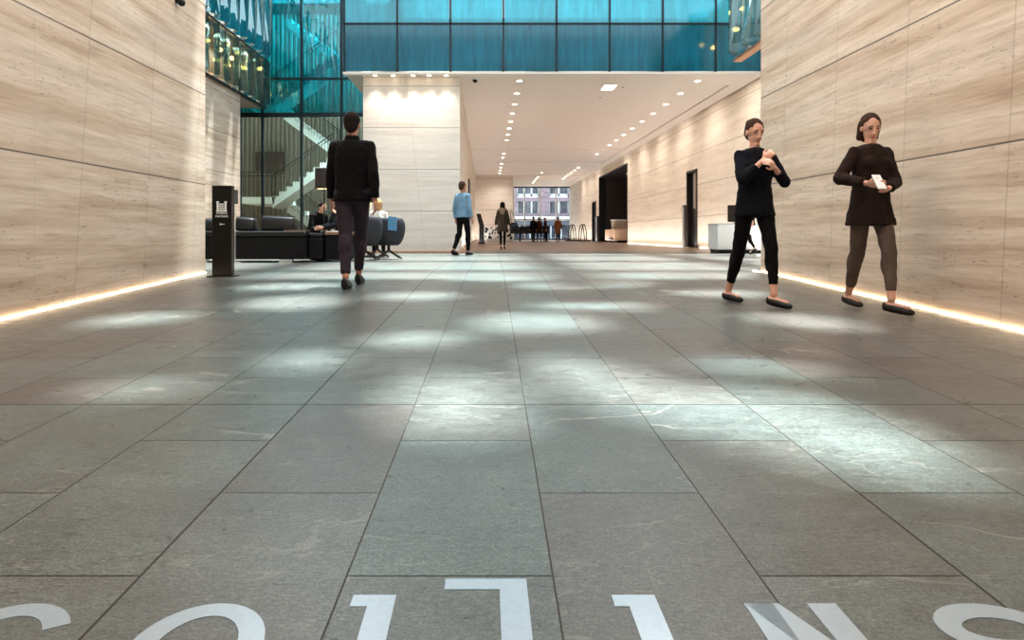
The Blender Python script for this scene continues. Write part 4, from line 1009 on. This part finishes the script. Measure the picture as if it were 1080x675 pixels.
# pair on the right
loc = root_loc(xw(796, 6.1), 6.1); rz = D(8)
rA, iA = person('person in dark navy top and cropped black trousers, left of the two walkers at right', loc, rz, 1.64, feet=local_feet(loc, rz, [(2.24, 6.32, .35, .15), (2.48, 5.88, .5, 0)]), fem=True,
       top='sweater', top_m=C_NAVY, hem=.84, leg_m=C_BLACK, leg_end=.17, leg_r=.96, shoe_m=S_BLACK, hair='bun', hair_m=H_BROWN, flats=True, wrists=[(-.03, -.20, 1.27), (.05, -.23, 1.20)], head_turn=(0, .35), hand_n=[(.3, 1, -.3), (-.2, 1, -.2)],
       elbow_hint=[(-1, .4, -1), (1, .4, -1)], sleeve=.7, curl=1.5)
loc = root_loc(xw(918, 5.75), 5.75); rz = D(6)
rB, iB = person('person in dark brown top and taupe trousers looking at something in both hands, rightmost walker', loc, rz, 1.64, feet=local_feet(loc, rz, [(3.19, 6.02, .1, .1), (3.28, 5.52, .75, 0)]), fem=True,
       top='sweater', top_m=C_BROWN, hem=.76, leg_m=C_TAUPE, leg_end=.16, leg_r=1.0, shoe_m=S_BROWN, hair='bob', hair_m=H_BROWN, flats=True, wrists=[(-.20, -.24, 1.05), (-.02, -.25, 1.01)], head_turn=(-.2, .4), hand_n=[(1, -.2, .5), (-.7, .1, .8)],
       elbow_hint=[(-1, .4, -1), (1, .4, -1)], curl=.8)
def held(rt, info, i, label, size=(.036, .006, .072), mat=M_BLACK, name='phone', off=(0, -.03, .02)):
    p = Matrix.Rotation(rt.rotation_euler.z, 3, 'Z') @ (info['wr'][i] + (info['wr'][i] - info['el'][i]).normalized() * .08 + Vector(off)) + Vector(rt.location)
    t = empty(name, p, rt.rotation_euler.z, label, name); t.rotation_euler = (D(-35), 0, rt.rotation_euler.z)
    b = MB(); b.box(-size[0], size[0], -size[1], size[1], -size[2], size[2]); b.build('phone_case', mat, t, bevel=.005)
    b = MB(); b.box(-size[0] * .9, size[0] * .9, size[1], size[1] + .001, -size[2] * .9, size[2] * .9); b.build('phone_screen', plain('phone_glass', (20, 30, 40), .1), t)
held(rB, iB, 0, 'pale phone in the hands of the person in the dark brown top', mat=M_WHITE)
# distant walker in heels by the white desk
loc = (xw(789, 17.3), 17.3, 0)
person('person in black with high heels striding left before the white desk', loc, D(-78), 1.66, feet=[((.06, -.32, 0), 0, 0), ((-.06, .22, 0), 0, .4)], fem=True, top_m=C_BLACK, hem=.78, leg_m=C_BLACK, leg_end=.1, leg_r=.8, shoe_m=S_BLACK, heel=.05, hair='long', hair_m=H_DARK, vox=.012)
# pale blue shirt
loc = (xw(488, 16.8), 16.8, 0)
person('person in a pale blue shirt and black trousers walking beside the centre pillar', loc, D(140), 1.80, feet=[((-.07, -.12, 0), 0, 0), ((.07, .25, 0), 0, .5)], top='shirt', top_m=C_BLUE, hem=.90, leg_m=C_BLACK, shoe_m=S_BLACK, hair_m=H_BROWN, skin=SKIN2, vox=.013)
# olive parka
loc = (xw(530, 23.6), 23.6, 0)
rP, iP = person('person in an olive parka with fur-trimmed hood walking away down the corridor', loc, D(178), 1.62, feet=[((-.06, -.2, 0), 0, 0), ((.05, .16, 0), 0, .3)], fem=True, top_m=C_OLIVE, hem=.66, leg_m=C_BLACK, leg_r=.85, shoe_m=S_BLACK, hair='bob', hair_m=H_DARK, hood=C_FUR, vox=.013)
p = Vector((loc[0] + .40, loc[1] - .02, .0)); t = empty('shoulder_bag', p, .1, 'black bag hanging at the right side of the olive parka', 'bag')
b = MB(); b.loft([((0, 0, .62), .13, .05), ((0, 0, .64), .16, .07), ((0, 0, .84), .14, .06), ((0, 0, .92), .10, .03)], 16); b.build('bag_body', M_LEATHER, t, smooth=True)
b = MB(); b.caps((-.09, 0, .9), .01, (-.14, 0, 1.32), .01, 6); b.caps((.09, 0, .9), .01, (-.10, 0, 1.34), .01, 6); b.build('strap', M_BLACK, t)
# far group at the standing table and window
for (x, Y, rz, H, tm, lb_) in ((562.5, 47.6, D(200), 1.72, C_BLACK, 'person in black at the left end of the far high table'), (568.5, 47.9, D(150), 1.7, C_MAROON, 'person in dark maroon at the middle of the far high table'), (575, 47.7, D(90), 1.66, C_BROWN, 'person in brown at the right end of the far high table'),
                               (588.5, 46.5, D(190), 1.7, C_RUST, 'person in a rust brown coat before the end window')):
    person(lb_, (xw(x, Y), Y, 0), rz, H, feet=[((-.1, -.06, 0), 0, 0), ((.1, .08, 0), 0, 0)], top_m=tm, hem=.55 if tm is C_RUST else .72, leg_m=C_BLACK, shoe_m=S_BLACK, hair_m=H_DARK, vox=.022)
# seated lounge people
def seated(label, x, Y, rz, seat, H, **kw):
    s = H / 1.75
    return person(label, (xw(x, Y), Y, 0), rz, H, pelvis=(0, 0, seat + .11), sit=True, feet=[((-.11, -.46, 0), 0, 0), ((.11, -.46, 0), 0, 0)], vox=.012, **kw)
seated('seated person in black jacket, leaning forward left of the lamp pole', 329, 14.6, D(50), .40, 1.66, lean=.55, top_m=C_BLACK, leg_m=C_CHAR, shoe_m=S_BLACK, hair_m=H_DARK, wrists=[(-.12, -.5, .62), (.12, -.5, .62)], head_turn=(0, .3))
seated('seated person in dark grey jacket looking down, just left of the man in black', 362, 13.8, D(-60), .40, 1.74, lean=.25, top_m=C_GREYJ, leg_m=C_CHAR, shoe_m=S_BLACK, hair_m=H_DARK, wrists=[(-.12, -.45, .64), (.12, -.45, .64)], head_turn=(0, .5))
seated('fair-haired person in cream knit seated in the middle tub chair', 399, 15.1, D(188), .42, 1.62, lean=.05, fem=True, top='sweater', top_m=C_CREAM, leg_m=C_CHAR, shoe_m=S_BLACK, hair='bob', hair_m=H_BLOND, wrists=[(-.2, -.3, .62), (.2, -.3, .62)])
for (x, Y, lb_, rz) in ((329, 14.65, 'dark seat under the person leaning forward beyond the sofa', 0), (362, 13.85, 'dark seat under the person looking down beside the low table', 0)):
    t = empty('lounge_stool', (xw(x, Y), Y, 0), rz, lb_, 'seat'); b = MB(); b.box(-.18, .18, -.2, .28, .05, .40); b.build('seat_body', M_UPH, t, bevel=.03); b = MB(); b.box(-.15, .15, -.17, .25, 0, .05); b.build('plinth', M_BLACK, t)

# ------------------------------------------------------------------ daylight, lamps and added fill lights
w = bpy.data.worlds.new('daylight'); scene.world = w; w.use_nodes = True; nt = w.node_tree; nt.nodes.clear()
out = nt.nodes.new('ShaderNodeOutputWorld'); bg = nt.nodes.new('ShaderNodeBackground'); tc = nt.nodes.new('ShaderNodeTexCoord')
sp = nt.nodes.new('ShaderNodeSeparateXYZ'); nt.links.new(tc.outputs['Generated'], sp.inputs[0])
cr = nt.nodes.new('ShaderNodeValToRGB'); e = cr.color_ramp.elements; e[0].position = 0; e[0].color = (.55, .62, .66, 1); e[1].position = 1; e[1].color = (.62, .84, .95, 1)
m = e.new(.12); m.color = (.85, .93, .97, 1)
nt.links.new(sp.outputs[2], cr.inputs[0]); nt.links.new(cr.outputs[0], bg.inputs[0]); bg.inputs[1].default_value = 2.0; nt.links.new(bg.outputs[0], out.inputs[0])
sl = bpy.data.lights.new('sun', 'SUN'); sl.energy = 21.0; sl.angle = D(4.3); sl.color = (.92, 1.0, 1.0); so = bpy.data.objects.new('sun', sl); COL.objects.link(so)
so.rotation_euler = SUN.to_track_quat('Z', 'Y').to_euler()
b = MB(); b.box(-22, 22, -16, -15, -1, 16); struct(b, 'wall_sky_block', plain('sky_block_grey', (120, 116, 112), .8, 0, .3, 1)); b = MB(); b.box(-22, 22, -15, -6, -1, -.6); struct(b, 'floor_pavement', M_PLASTER)  # unseen wall added to keep sky light off the near floor; pavement before it
# unseen beams added over the atrium to break the sun into bands
b = MB()
for i in range(4):
    y = 11.2 + 3.4 * i; b.box(-9.2, 7.9, y, y + .5, 12.0, 12.35)
for x in (-6.2, -2.3, 2.0, 5.2): b.box(x, x + .7, 9.3, 24, 12.35, 12.6)
struct(b, 'ceiling_sun_bands', M_WHITE)
# unseen fill lights added under the canopy to brighten the walls
for x in (-2.2, 2.2):
    area(x, 5.0, CH - .03, .5, 8, 250, (0, 0, 0), (1, .93, .87))
for sg in (-1, 1):
    l = area(sg * (WX - .09), 3.0, floor_z(3.0) + .03, .03, 12, 34, (0, 0, 0), (1, .86, .68)); l.rotation_euler = Vector((-sg * .9, 0, -1)).to_track_quat('-Z', 'Y').to_euler(); l.rotation_euler = (math.atan(.0382), sg * -D(138), 0)
# added upward fill along the corridor walls, added unseen fill in stairwell and gallery
area(RX - .5, 40, .08, .3, 48, 470, (PI, 0, 0), (1, .95, .90))
area(PXR + .4, 40, .08, .3, 38, 300, (PI, 0, 0), (1, .95, .90))
area(-6.5, 28.5, 9.8, 3, 3, 380, (0, 0, 0), (.95, 1, .98))
area(-6.2, 24.9, 4.1, 3.5, .3, 90, (D(62), 0, 0), (.95, 1, .98))
area(-8.6, 17, 6.5, .3, 12, 110, (0, 0, 0), (1, .88, .7))

# ------------------------------------------------------------------ camera
cd = bpy.data.cameras.new('camera'); cd.lens = 24; cd.sensor_width = 36; cd.sensor_fit = 'HORIZONTAL'; cd.clip_end = 300
cd.shift_x = (540 - PX) / 1080; cd.shift_y = -(337.5 - PY) / 1080
co = bpy.data.objects.new('camera', cd); COL.objects.link(co); co.location = (0, 0, CAM); co.rotation_euler = (PI / 2, 0, 0); scene.camera = co
scene.view_settings.view_transform = 'Standard'; scene.view_settings.look = 'None'; scene.view_settings.exposure = 0.34; scene.view_settings.gamma = 1.0
scene.view_settings.use_curve_mapping = False
scene.cycles.max_bounces = 8; scene.cycles.diffuse_bounces = 4; scene.cycles.transparent_max_bounces = 16
scene.cycles.caustics_reflective = False; scene.cycles.caustics_refractive = False; scene.cycles.sample_clamp_indirect = 6
